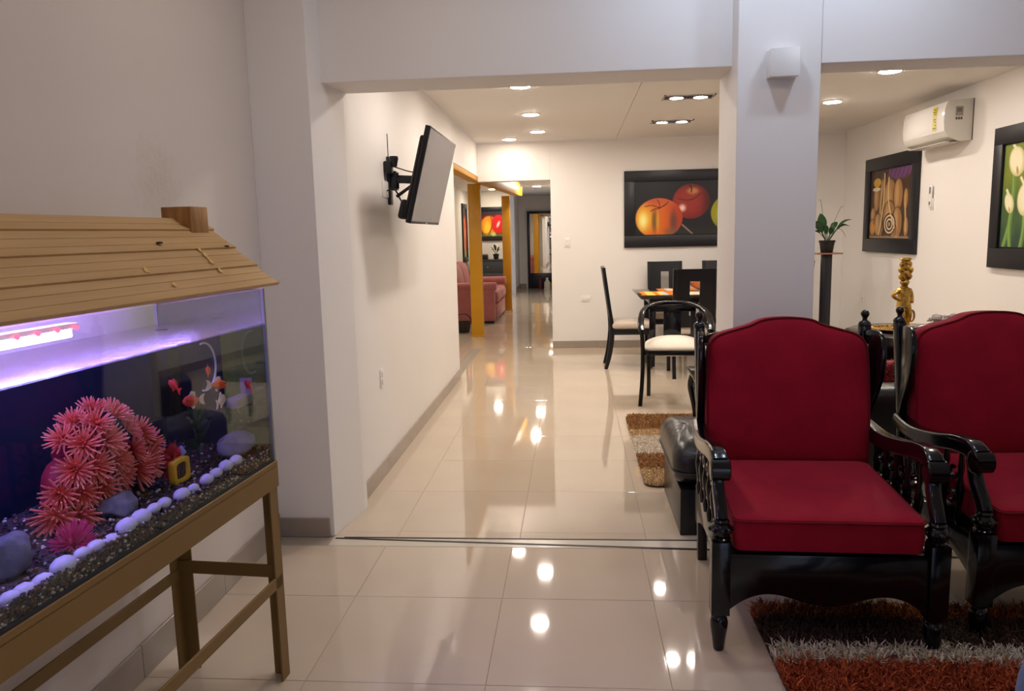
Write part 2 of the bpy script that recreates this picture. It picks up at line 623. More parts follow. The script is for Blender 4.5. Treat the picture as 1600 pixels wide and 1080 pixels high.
# yellow posts and lintels of the side room opening
t = thing('yellow_post', 'ochre yellow square post nearest the opening beside the white corridor wall', 'post', (-1.375, 10.9, 0))
G().box(-0.085, 0.085, -0.06, 0.06, 0, 2.15).build('shaft', YELLOW, t, bevel=0.004)
G().box(-0.095, 0.095, -0.07, 0.07, 0, 0.02).build('foot', YELLOW, t, bevel=0.003)
t = thing('yellow_post', 'ochre yellow square post farther back beside the pink sofa arm', 'post', (-1.25, 14.6, 0))
G().box(-0.075, 0.075, -0.06, 0.06, 0, 2.15).build('shaft', YELLOW, t, bevel=0.004)
G().box(-0.085, 0.085, -0.07, 0.07, 0, 0.02).build('foot', YELLOW, t, bevel=0.003)
t = thing('yellow_lintel', 'ochre yellow boxed lintel over the opening where the corridor wall ends', 'beam', (0, 0, 0))
G().box(XC - 0.125, XC - 0.004, 7.70, YB + 0.1, 2.105, 2.158).build('board', YELLOW, t, bevel=0.003)
t = thing('yellow_beam', 'ochre yellow ceiling beam carried by both yellow posts in the hall', 'beam', (0, 0, 0))
G().bar((-1.33, YB + 0.16, 2.225), (-1.03, 14.7, 2.225), 0.13, 0.15).build('board', YELLOW, t, bevel=0.004)
G().bar((-1.02, 14.66, 2.235), (-1.017, 14.72, 2.235), 0.15, 0.17).build('end_cap', YELLOW, t, bevel=0.003)
G().bar((-1.33, YB + 0.16, 2.36), (-1.03, 14.7, 2.36), 0.10, 0.12).build('ceiling_strip', YELLOW, t, bevel=0.003)


# ------------------------------------------------------------------ lamps
def downlight(x, y, z, label, mat=LAMP, r=0.075, group=None):
    t = thing('ceiling_light', label, 'ceiling light', (x, y, z), 0, group)
    G().lathe([(r + 0.012, 0.0), (r + 0.012, -0.006), (r + 0.002, -0.010), (r, -0.010)], n=28).build('trim_ring', PLAST, t)
    G().lathe([(r, -0.0105), (r - 0.004, -0.0125), (0.001, -0.0130)], n=28).build('diffuser', mat, t)
    return t


downlight(-0.385, 6.04, ZC, 'round white ceiling light nearest the beam in the corridor row')
downlight(-0.384, 7.45, ZC, 'second round ceiling light of the corridor row behind the beam')
downlight(-0.375, 8.70, ZC, 'third round ceiling light of the corridor row before the end wall')
downlight(-0.735, 9.30, ZC, 'round ceiling light just before the lowered header of the hall', LAMPF)
downlight(2.306, 6.0, ZC, 'round ceiling light nearest the white air conditioner')
downlight(2.335, 7.34, ZC, 'round ceiling light beyond the air conditioner near the plant corner')
downlight(-0.40, 4.70, ZC, 'added unseen round corridor ceiling light close behind the beam')  # unseen lamp added to brighten the corridor
downlight(2.30, 4.70, ZC, 'added unseen round ceiling light behind the right beam')  # added out of sight for more light in the dining room
for x, y, l in ((-0.75, 14.4, 'nearer round ceiling light in the hall beyond the header'), (-0.74, 16.3, 'farther round ceiling light in the hall beyond the header'), (-1.72, 16.9, 'round ceiling light seen between the two yellow posts'), (-2.2, 12.6, 'round ceiling light above the pink sofa in the side room'), (-2.2, 8.6, 'round ceiling light in the side room behind the corridor wall')):
    downlight(x, y, 2.42, l, LAMPH, 0.085)
downlight(0.54, 3.10, ZF, 'assumed round cool white ceiling light before the pillar, corridor side', LAMPW, 0.06)  # unseen lamp, assumed from the shadow below the junction box
downlight(1.26, 3.10, ZF, 'assumed round cool white ceiling light before the pillar, armchair side', LAMPW, 0.06)  # its twin, likewise assumed from the junction box shadow
downlight(-0.55, 2.60, ZF, 'assumed round ceiling light of the front room before the left beam end', LAMPF)  # assumed lamp out of view, brightens the left wall
downlight(-0.35, 0.3, ZF, 'assumed round ceiling light of the front room near the aquarium', LAMPF)  # assumed warm lamp out of view, lights the aquarium wall
downlight(1.5, 2.0, ZF, 'added round ceiling light of the front room over the rug', LAMPF)  # lamp added to light the armchair seats from above



def square_spot(x, y, label):
    t = thing('twin_spotlight', label, 'spotlight', (x, y, ZC))
    g = G()
    w, d, b = 0.215, 0.11, 0.018
    g.box(-w, w, -d, -d + b, -0.008, 0.004).box(-w, w, d - b, d, -0.008, 0.004).box(-w, -w + b, -d, d, -0.008, 0.004).box(w - b, w, -d, d, -0.008, 0.004)
    g.build('frame', CHROME, t, bevel=0.002)
    G().box(-w + b, w - b, -d + b, d - b, -0.001, 0.003).build('housing', BLKPL, t, smooth=0)
    for s in (-0.1, 0.1):
        G().lathe([(0.068, -0.001), (0.068, -0.010), (0.056, -0.012), (0.056, -0.003)], (s, 0, 0), 24).build('ring', CHROME, t)
        G().lathe([(0.055, -0.006), (0.001, -0.0065)], (s, 0, 0), 24).build('bulb', SPOT, t)
    return t


square_spot(0.985, 6.81, 'black and chrome twin spotlight nearer the beam in the dining ceiling')
square_spot(1.03, 8.28, 'black and chrome twin spotlight farther back before the apple painting')

# ------------------------------------------------------------------ wall fittings
t = thing('junction_box', 'white square box high on the white pillar', 'box', (0.90, YP, 2.14))
G().box(-0.062, 0.062, -0.012, 0, -0.058, 0.058).build('back_plate', PLAST, t, bevel=0.002)
G().prism(rrect(0.122, 0.118, 0.006, 3), lambda a, b, c: (a, -0.012 - c * 0.052, b)).build('cover', PLAST, t, bevel=0.003)


def outlet(name, label, cat, loc, rz, w=0.072, h=0.115, holes=2, m=PLAST):
    t = thing(name, label, cat, loc, rz)          # plate faces local -Y
    G().prism(rrect(w, h, 0.008, 3), lambda a, b, c: (a, -0.007 * c, b)).build('plate', m, t, bevel=0.0015)
    for k in range(holes):
        if w > h:
            cx, cz = (-w * 0.2 + w * 0.4 * k if holes > 1 else 0), 0
        else:
            cx, cz = 0, (-h * 0.2 + h * 0.4 * k if holes > 1 else 0)
        G().prism(rrect(0.026, 0.03, 0.004, 3), lambda a, b, c: (cx + a, -0.007 - 0.004 * c, cz + b)).build('insert', CREAM, t, bevel=0.001)
    return t


outlet('wall_outlet', 'white wall outlet low on the corridor wall under the television', 'outlet', (XC, 4.51, 0.60), PI / 2)
outlet('light_switch', 'white light switch on the end wall beside the hall opening', 'switch', (-0.074, YB, 1.325), 0)
outlet('wall_outlet', 'white wall outlet on the end wall behind the dining chair', 'outlet', (0.149, YB, 0.625), 0, 0.12, 0.075)
outlet('wall_outlet', 'small white wall outlet low on the right wall near the plant corner', 'outlet', (XR, 8.93, 0.64), -PI / 2, 0.06, 0.1, 1)
outlet('television_socket', 'pale double wall socket beside the television bracket', 'outlet', (XC, 4.875, 1.742), PI / 2, 0.26, 0.10)
t = thing('remote_holder', 'slim white remote holder on the right wall between the two paintings', 'remote holder', (XR, 7.35, 1.69), -PI / 2)
G().box(-0.03, 0.03, -0.012, 0, -0.11, -0.01).build('cradle', PLAST, t, bevel=0.003)
G().box(-0.022, 0.022, -0.026, -0.012, -0.09, 0.105).build('remote', PLAST, t, bevel=0.004)
G().box(-0.015, 0.015, -0.028, -0.026, 0.03, 0.09).build('display', M('grey_lcd', (120, 122, 118), 0.3), t, smooth=0)
G().box(-0.014, 0.014, -0.028, -0.026, -0.07, -0.04).build('button', M('grey_lcd', (120, 122, 118), 0.3), t, smooth=0)

# television
TVX, TVY, TVZ, TVT = -0.865, 4.904, 1.793, 0.253
tv = thing('television', 'flat television tilted out from the corridor wall on a black arm', 'television', (TVX, TVY, TVZ))
tv.rotation_euler = (0, TVT, 0)          # screen faces local +X
TW, TH = 0.475, 0.281
SCREEN = M('switched_off_screen', (118, 115, 121), 0.25, spec=0.8)  # base grey stands in for the floor reflected in a black screen
G().prism(rrect(2 * TW, 2 * TH, 0.008, 3), lambda a, b, c: (-0.030 * c, a, b)).build('bezel', BLKPL, tv, bevel=0.003)
G().box(0.0, 0.0015, -TW + 0.011, TW - 0.011, -TH + 0.016, TH - 0.010).build('screen', SCREEN, tv, smooth=0)
gb = G()
prof = [(0.25, -0.028), (0.24, -0.055), (0.20, -0.07)]
gb.box(-0.058, -0.028, -TW * 0.93, TW * 0.93, -TH * 0.95, TH * 0.80)
gb.build('back_shell', BLKPL, tv, bevel=0.02, seg=3)
G().box(-0.095, -0.045, -TW * 0.9, TW * 0.9, -TH * 0.96, -TH * 0.55).build('speaker_housing', BLKPL, tv, bevel=0.018, seg=3)
G().box(0.0, 0.003, -0.02, 0.02, -TH + 0.004, -TH + 0.011).build('badge', CHROME, tv, smooth=0)
br = thing('television_bracket', 'black swivel wall bracket holding the television with loose cables', 'bracket', (XC, 4.92, 1.80))
G().box(0, 0.02, -0.035, 0.035, -0.15, 0.15).build('wall_plate', BLACKW, br, bevel=0.004)
G().box(0.02, 0.06, -0.03, 0.03, -0.06, 0.06).build('swivel', BLACKW, br, bevel=0.006)
G().bar((0.05, 0, 0.01), (0.225, 0.0, 0.0), 0.045, 0.05).build('arm', BLACKW, br, bevel=0.006)
G().bar((0.05, 0, -0.10), (0.20, 0, 0.0), 0.012, 0.02).build('strut', BLACKW, br, bevel=0.002)
G().lathe([(0.02, -0.05), (0.02, 0.05)], (0.05, 0, 0), 14).build('pivot', BLACKW, br)
ca = spline([(0.0, -0.09, -0.07), (0.06, -0.09, -0.06), (0.10, -0.06, -0.14), (0.17, -0.05, -0.18), (0.19, -0.04, -0.10), (0.15, -0.02, -0.16), (0.18, 0.0, -0.24)], 8)
G().tube(ca, 0.005, 6).build('cable', BLKPL, br)
cb = spline([(0.03, -0.05, 0.09), (0.12, -0.05, 0.06), (0.21, -0.03, 0.02), (0.16, -0.03, -0.10), (0.12, -0.02, -0.17), (0.19, 0.0, -0.26)], 8)
G().tube(cb, 0.004, 6).build('cable', BLKPL, br)
an = thing('antenna_box', 'small black receiver box with thin rod antenna above the bracket', 'antenna', (XC, 4.84, 1.86))
G().box(0, 0.05, -0.035, 0.03, -0.02, 0.055).build('case', BLKPL, an, bevel=0.008)
G().tube([(0.03, -0.02, 0.05), (0.03, -0.022, 0.22)], 0.003, 6).build('rod', BLKPL, an)
G().lathe([(0.018, 0.0), (0.03, 0.05), (0.026, 0.065)], (0.06, 0.0, 0.02), 14).build('splitter', BLKPL, an)

# air conditioner on the right wall, local +X along +Y world... built in world axes
ac = thing('air_conditioner', 'white split air conditioner high on the right wall', 'air conditioner', (XR, 6.71, 2.12))
pro = [(0.0, 0.0), (-0.10, -0.005), (-0.19, 0.03), (-0.215, 0.075), (-0.222, 0.15), (-0.217, 0.26), (-0.20, 0.31), (-0.16, 0.325), (0.0, 0.33)]
G().prism(pro, lambda a, b, c: (a, c * 0.80, b)).build('body', M('grey_white_casing', (206, 202, 192), 0.35), ac, bevel=0.006, seg=3)
fp = [(-0.216, 0.075), (-0.2245, 0.15), (-0.2195, 0.26), (-0.203, 0.312), (-0.19, 0.315), (-0.20, 0.20), (-0.20, 0.08)]
G().prism(fp, lambda a, b, c: (a - 0.004, 0.005 + c * 0.79, b)).build('front_panel', M('gloss_white_plastic', (238, 236, 232), 0.12, coat=0.5), ac, bevel=0.004, seg=2)  # unseen chair added to support the seated person
G().bar((-0.13, 0.05, -0.004), (-0.13, 0.75, -0.004), 0.12, 0.008).build('louver', M('grey_white_plastic', (190, 184, 176), 0.4), ac, bevel=0.003)
G().box(-0.155, -0.08, 0.02, 0.78, -0.006, -0.002).build('outlet_slot', M('dark_slot', (70, 62, 56), 0.6), ac, smooth=0)
lab = G().box(-0.229, -0.2275, 0.135, 0.20, 0.215, 0.288).build('energy_label', M('yellow_label', (222, 204, 40), 0.5), ac, smooth=0)
lb2 = G().box(-0.2292, -0.2285, 0.135, 0.20, 0.10, 0.205).build('rating_label', M('pale_yellow_label', (226, 214, 120), 0.5), ac, smooth=0)
INK = M('label_ink', (60, 58, 40), 0.6)
for z, w in ((0.265, 0.04), (0.245, 0.05), (0.228, 0.03)):
    G().box(-0.2298, -0.2292, 0.143, 0.143 + w, z, z + 0.007).build('print_line', INK, lab, smooth=0)
for z, w in ((0.185, 0.045), (0.165, 0.03), (0.14, 0.02), (0.115, 0.05)):
    G().box(-0.2298, -0.2292, 0.143, 0.143 + w, z, z + 0.006).build('print_line', INK, lb2, smooth=0)
GREYST = M('grey_sticker', (150, 142, 132), 0.5)
st = G().box(-0.140, -0.080, -0.0012, 0, 0.195, 0.270).build('side_sticker', GREYST, ac, smooth=0)
G().box(-0.130, -0.090, -0.002, -0.0012, 0.225, 0.258).build('emblem', M('dark_grey_print', (110, 104, 98), 0.5), st, smooth=0)
for k in range(3):
    G().box(-0.138 + 0.019 * k, -0.124 + 0.019 * k, -0.002, -0.0012, 0.165, 0.185).build('letter_mark', M('darker_print', (80, 72, 66), 0.5), st, smooth=0)
G().box(-0.004, 0.0, -0.008, 0, 0.0, 0.33).build('mounting_plate', M('dark_plate', (90, 74, 56), 0.5), ac, smooth=0)


# ------------------------------------------------------------------ paintings
def mixc(c, col, a):
    a = a[:, None] if a.ndim == 1 else a
    return c * (1 - a) + np.array(col, float) * a


def ss(x, a, b):
    t = np.clip((x - a) / (b - a), 0, 1)
    return t * t * (3 - 2 * t)


def ell(u, v, cx, cy, rx, ry, soft=0.04, ang=0.0):
    ca, sa = math.cos(ang), math.sin(ang)
    x, y = (u - cx), (v - cy)
    x, y = (x * ca + y * sa) / rx, (-x * sa + y * ca) / ry
    return 1 - ss(np.sqrt(x * x + y * y), 1 - soft, 1 + soft)


def stroke(u, v, x0, y0, x1, y1, w, bow=0.0):
    d = np.array([x1 - x0, y1 - y0])
    L = math.hypot(*d)
    n = np.array([-d[1], d[0]]) / L
    t = np.clip(((u - x0) * d[0] + (v - y0) * d[1]) / L ** 2, 0, 1)
    px, py = x0 + d[0] * t + n[0] * bow * np.sin(PI * t), y0 + d[1] * t + n[1] * bow * np.sin(PI * t)
    return 1 - ss(np.hypot(u - px, v - py), w * 0.6, w * 1.3)


ASP = 1.9


def apples(u, v):
    x = u * 2.5                                     # picture is 2.25 x as wide as high
    c = np.tile(np.array([22, 22, 27.0]), (len(u), 1))
    c = mixc(c, (44, 46, 36), ss(v, 0.25, 0.0) * 0.7 * (x > 0.75))
    # red apple
    a = ell(x, v, 1.02, 0.62, 0.34, 0.33, 0.03)
    c = mixc(c, (116, 26, 22), a)
    c = mixc(c, (150, 44, 34), a * ell(x, v, 0.95, 0.62, 0.30, 0.26, 0.5))
    c = mixc(c, (74, 14, 14), a * ss(x, 1.18, 1.38))
    c = mixc(c, (200, 150, 80), a * ell(x, v, 1.05, 0.82, 0.10, 0.06, 0.6) * 0.8)
    c = mixc(c, (235, 200, 190), a * ell(x, v, 0.86, 0.50, 0.06, 0.065, 0.7))
    c = mixc(c, (40, 16, 10), stroke(x, v, 0.96, 0.96, 1.02, 0.80, 0.012, 0.03))
    c = mixc(c, (60, 20, 12), stroke(x, v, 0.78, 0.68, 1.20, 0.78, 0.008, -0.08) * a)
    # orange-gold apple
    a = ell(x, v, 0.43, 0.31, 0.43, 0.385, 0.03)
    c = mixc(c, (214, 104, 28), a)
    c = mixc(c, (176, 58, 28), a * ss(x, 0.45, 0.85))
    c = mixc(c, (196, 88, 44), a * ss(v, 0.5, 0.65))
    c = mixc(c, (240, 190, 60), a * ell(x, v, 0.15, 0.30, 0.16, 0.24, 0.8))
    c = mixc(c, (252, 240, 150), a * ell(x, v, 0.14, 0.27, 0.07, 0.13, 0.8))
    c = mixc(c, (110, 84, 40), a * ell(x, v, 0.35, 0.26, 0.045, 0.20, 0.6) * 0.85)
    c = mixc(c, (214, 160, 44), a * ell(x, v, 0.41, 0.26, 0.03, 0.20, 0.6) * 0.8)
    c = mixc(c, (96, 60, 60), a * ell(x, v, 0.70, 0.24, 0.06, 0.20, 0.7) * 0.8)
    c = mixc(c, (120, 90, 70), a * ell(x, v, 0.68, 0.06, 0.14, 0.07, 0.7) * 0.7)
    for q in ((0.18, 0.54, 0.42, 0.52, 0.03), (0.42, 0.51, 0.60, 0.62, -0.02), (0.40, 0.66, 0.44, 0.52, 0.02), (0.28, 0.45, 0.42, 0.50, 0.01), (0.44, 0.50, 0.56, 0.58, 0.0)):
        c = mixc(c, (80, 26, 14), stroke(x, v, *q[:4], 0.009, q[4]) * a * 0.9)
    # stalk on the table
    c = mixc(c, (150, 124, 110), stroke(x, v, 0.86, 0.18, 1.05, 0.0, 0.014))
    # green apple
    a = ell(x, v, 1.78, 0.39, 0.40, 0.37, 0.03)
    c = mixc(c, (158, 156, 26), a)
    c = mixc(c, (120, 140, 30), a * ss(v, 0.3, 0.05))
    c = mixc(c, (226, 220, 130), a * ell(x, v, 1.64, 0.48, 0.10, 0.20, 0.7, -0.4))
    c = mixc(c, (96, 92, 20), a * ell(x, v, 1.76, 0.50, 0.08, 0.06, 0.5))
    c = mixc(c, (130, 118, 16), a * ss(x, 1.85, 2.15))
    return c


def lilies(u, v):
    x = u * 0.86
    c = np.tile(np.array([120, 132, 40.0]), (len(u), 1))
    c = mixc(c, (64, 92, 52), ss(v, 0.75, 0.35))
    c = mixc(c, (40, 66, 58), ss(v, 0.3, 0.0))
    n = np.sin(x * 40 + v * 9) * 0.5 + np.sin(x * 23 - v * 14) * 0.5
    c = mixc(c, (86, 116, 50), np.clip(n, 0, 1) * 0.35)
    for q in ((0.14, 0.70, 0.05, 0.0, 0.04), (0.14, 0.40, 0.14, 0.0, -0.02), (0.30, 0.38, 0.28, 0.0, 0.02), (0.48, 0.6, 0.42, 0.0, 0.03), (0.66, 0.5, 0.6, 0.0, 0.03), (0.70, 0.85, 0.56, 0.0, 0.05)):
        c = mixc(c, (104, 140, 62), stroke(x, v, *q[:4], 0.026, q[4]))
        c = mixc(c, (150, 178, 96), stroke(x + 0.008, v, *q[:4], 0.008, q[4]) * 0.7)
    for cx, cy, rx, ry, an in ((0.17, 0.83, 0.105, 0.145, 0.2), (0.10, 0.43, 0.06, 0.10, 0.3), (0.31, 0.46, 0.105, 0.16, -0.05), (0.44, 0.80, 0.09, 0.14, 0.1), (0.52, 0.28, 0.10, 0.13, 0.0), (0.66, 0.62, 0.10, 0.15, 0.1), (0.76, 0.88, 0.10, 0.13, -0.2), (0.74, 0.25, 0.09, 0.13, 0.1)):
        c = mixc(c, (206, 196, 142), ell(x, v, cx, cy, rx, ry, 0.05, an))
        c = mixc(c, (236, 228, 190), ell(x, v, cx - 0.012, cy + 0.012, rx * 0.8, ry * 0.85, 0.25, an))
        c = mixc(c, (228, 222, 180), stroke(x, v, cx - rx * 0.2, cy + ry * 0.8, cx - rx * 0.7, cy + ry * 1.3, 0.016))
        c = mixc(c, (168, 140, 66), ell(x, v, cx + rx * 0.1, cy - ry * 0.6, rx * 0.12, ry * 0.26, 0.5, an))
    return c


def vessels(u, v):
    x = u * 0.72
    c = np.tile(np.array([64, 44, 30.0]), (len(u), 1))
    c = mixc(c, (96, 66, 42), (np.sin(x * 60 + np.sin(v * 9) * 2) > 0.4) * 0.35)
    c = mixc(c, (84, 52, 98), ell(x, v, 0.52, 1.0, 0.22, 0.16, 0.15))
    c = mixc(c, (130, 70, 110), ell(x, v, 0.52, 1.0, 0.22, 0.16, 0.15) * (np.sin(x * 90 - v * 30) > 0.2) * 0.7)
    col = (156, 112, 64)
    lt = (200, 164, 112)
    dk = (60, 36, 20)
    for cx, cy, rx, ry in ((0.12, 0.62, 0.055, 0.22), (0.22, 0.45, 0.05, 0.42), (0.36, 0.45, 0.13, 0.40), (0.36, 0.30, 0.11, 0.24), (0.50, 0.62, 0.075, 0.22), (0.50, 0.22, 0.08, 0.22), (0.63, 0.55, 0.035, 0.14), (0.65, 0.16, 0.035, 0.13), (0.06, 0.35, 0.05, 0.10), (0.06, 0.16, 0.06, 0.12), (0.44, 0.12, 0.05, 0.10), (0.16, 0.20, 0.07, 0.16)):
        c = mixc(c, dk, ell(x, v, cx, cy, rx * 1.12, ry * 1.05, 0.06))
        c = mixc(c, col, ell(x, v, cx, cy, rx, ry, 0.06))
        c = mixc(c, lt, ell(x, v, cx - rx * 0.25, cy + ry * 0.05, rx * 0.45, ry * 0.8, 0.6) * 0.75)
    c = mixc(c, (206, 160, 50), ell(x, v, 0.12, 0.83, 0.07, 0.065, 0.08))
    c = mixc(c, (222, 208, 180), ell(x, v, 0.11, 0.73, 0.075, 0.03, 0.2))
    c = mixc(c, (214, 140, 40), ell(x, v, 0.07, 0.14, 0.035, 0.07, 0.2))
    for k in range(5):
        rr = np.hypot((x - 0.37) / 1.0, (v - 0.20) / 1.5)
        c = mixc(c, (222, 206, 176) if k % 2 else (50, 32, 22), (np.abs(rr - 0.03 - 0.018 * k) < 0.008) * 0.9)
    c = mixc(c, (210, 182, 130), stroke(x, v, 0.25, 0.95, 0.18, 0.05, 0.012, 0.03))
    c = mixc(c, (220, 190, 140), stroke(x, v, 0.33, 0.88, 0.46, 0.15, 0.010, -0.05))
    c = mixc(c, (200, 160, 104), stroke(x, v, 0.62, 0.5, 0.65, 0.1, 0.012, 0.0))
    c = mixc(c, (206, 170, 120), ss(v, 0.05, 0.0) * 0.8)
    return c


def blooms(u, v):
    c = np.tile(np.array([92, 20, 20.0]), (len(u), 1))
    c = mixc(c, (40, 34, 40), ss(v, 0.8, 0.95))
    c = mixc(c, (226, 140, 30), ell(u, v, 0.32, 0.42, 0.34, 0.40, 0.1))
    c = mixc(c, (240, 190, 50), ell(u, v, 0.25, 0.32, 0.14, 0.28, 0.5))
    c = mixc(c, (206, 26, 30), ell(u, v, 0.72, 0.48, 0.30, 0.38, 0.1))
    c = mixc(c, (240, 200, 190), ell(u, v, 0.70, 0.48, 0.05, 0.14, 0.4, -0.4))
    c = mixc(c, (170, 60, 20), stroke(u, v, 0.4, 0.8, 0.3, 0.1, 0.03, 0.1))
    c = mixc(c, (110, 120, 40), ss(v, 0.2, 0.0))
    c = mixc(c, (190, 190, 110), ell(u, v, 0.5, 0.08, 0.1, 0.08, 0.3))
    return c


PAINT = paint_mat('oil_paint', 0.42)


def picture(name, label, fnw, W_, H_, b, painter, nu, nv, bl=None):
    """fnw(a,b,out) -> world; a along width, b up, out towards the room"""
    t = thing(name, label, 'painting', fnw(0, 0, 0))
    o = Vector(fnw(0, 0, 0))
    f = lambda a, h, d: tuple(Vector(fnw(a, h, d)) - o)
    bt, bb, bs = b
    for x0, x1, z0, z1, nm in ((0, W_, 0, bb, 'frame_rail'), (0, W_, H_ - bt, H_, 'frame_rail'), (0, bs, bb, H_ - bt, 'frame_stile'), (W_ - bs, W_, bb, H_ - bt, 'frame_stile')):
        G().prism([(x0, z0), (x1, z0), (x1, z1), (x0, z1)], lambda a, h, c: f(a, h, 0.001 + 0.034 * c)).build(nm, FRAMEM, t, bevel=0.003)
    G().prism([(bs * 0.9, bb * 0.9), (W_ - bs * 0.9, bb * 0.9), (W_ - bs * 0.9, H_ - bt * 0.9), (bs * 0.9, H_ - bt * 0.9)], lambda a, h, c: f(a, h, 0.001 + 0.014 * c)).build('canvas', BLKPL, t, smooth=0)
    m = 0.012
    paint_grid('painted_face', W_ - 2 * bs - 2 * m, H_ - bt - bb - 2 * m, nu, nv, painter, PAINT, t, lambda a, h: f(bs + m + a, bb + m + h, 0.0165))
    return t


picture('apple_painting', 'large painting of three big apples in wide dark frame on the end wall', lambda a, h, d: (0.63 + a, YB - d, 1.245 + h), 1.92, 0.925, (0.13, 0.14, 0.125), apples, 260, 120)
picture('vessel_painting', 'painting of brown pots and vessels in dark frame beneath the air conditioner', lambda a, h, d: (XR - d, 8.92 - a, 1.165 + h), 1.31, 0.99, (0.13, 0.14, 0.13), vessels, 170, 180)
picture('lily_painting', 'painting of white calla lilies on green at the picture edge nearest the armchairs', lambda a, h, d: (XR - d, 6.30 - a, 1.105 + h), 1.10, 1.05, (0.13, 0.15, 0.12), lilies, 170, 190)
picture('flower_painting', 'red and orange painting above the far console between the yellow posts', lambda a, h, d: (-2.16 + a, 17.6 - d, 1.30 + h), 0.72, 0.76, (0.09, 0.09, 0.07), blooms, 60, 60)
picture('side_painting', 'narrow black framed picture seen edge on behind the first yellow post', lambda a, h, d: (-2.40 + d, 16.7 + a, 0.85 + h), 0.7, 1.27, (0.1, 0.1, 0.1), blooms, 30, 30)

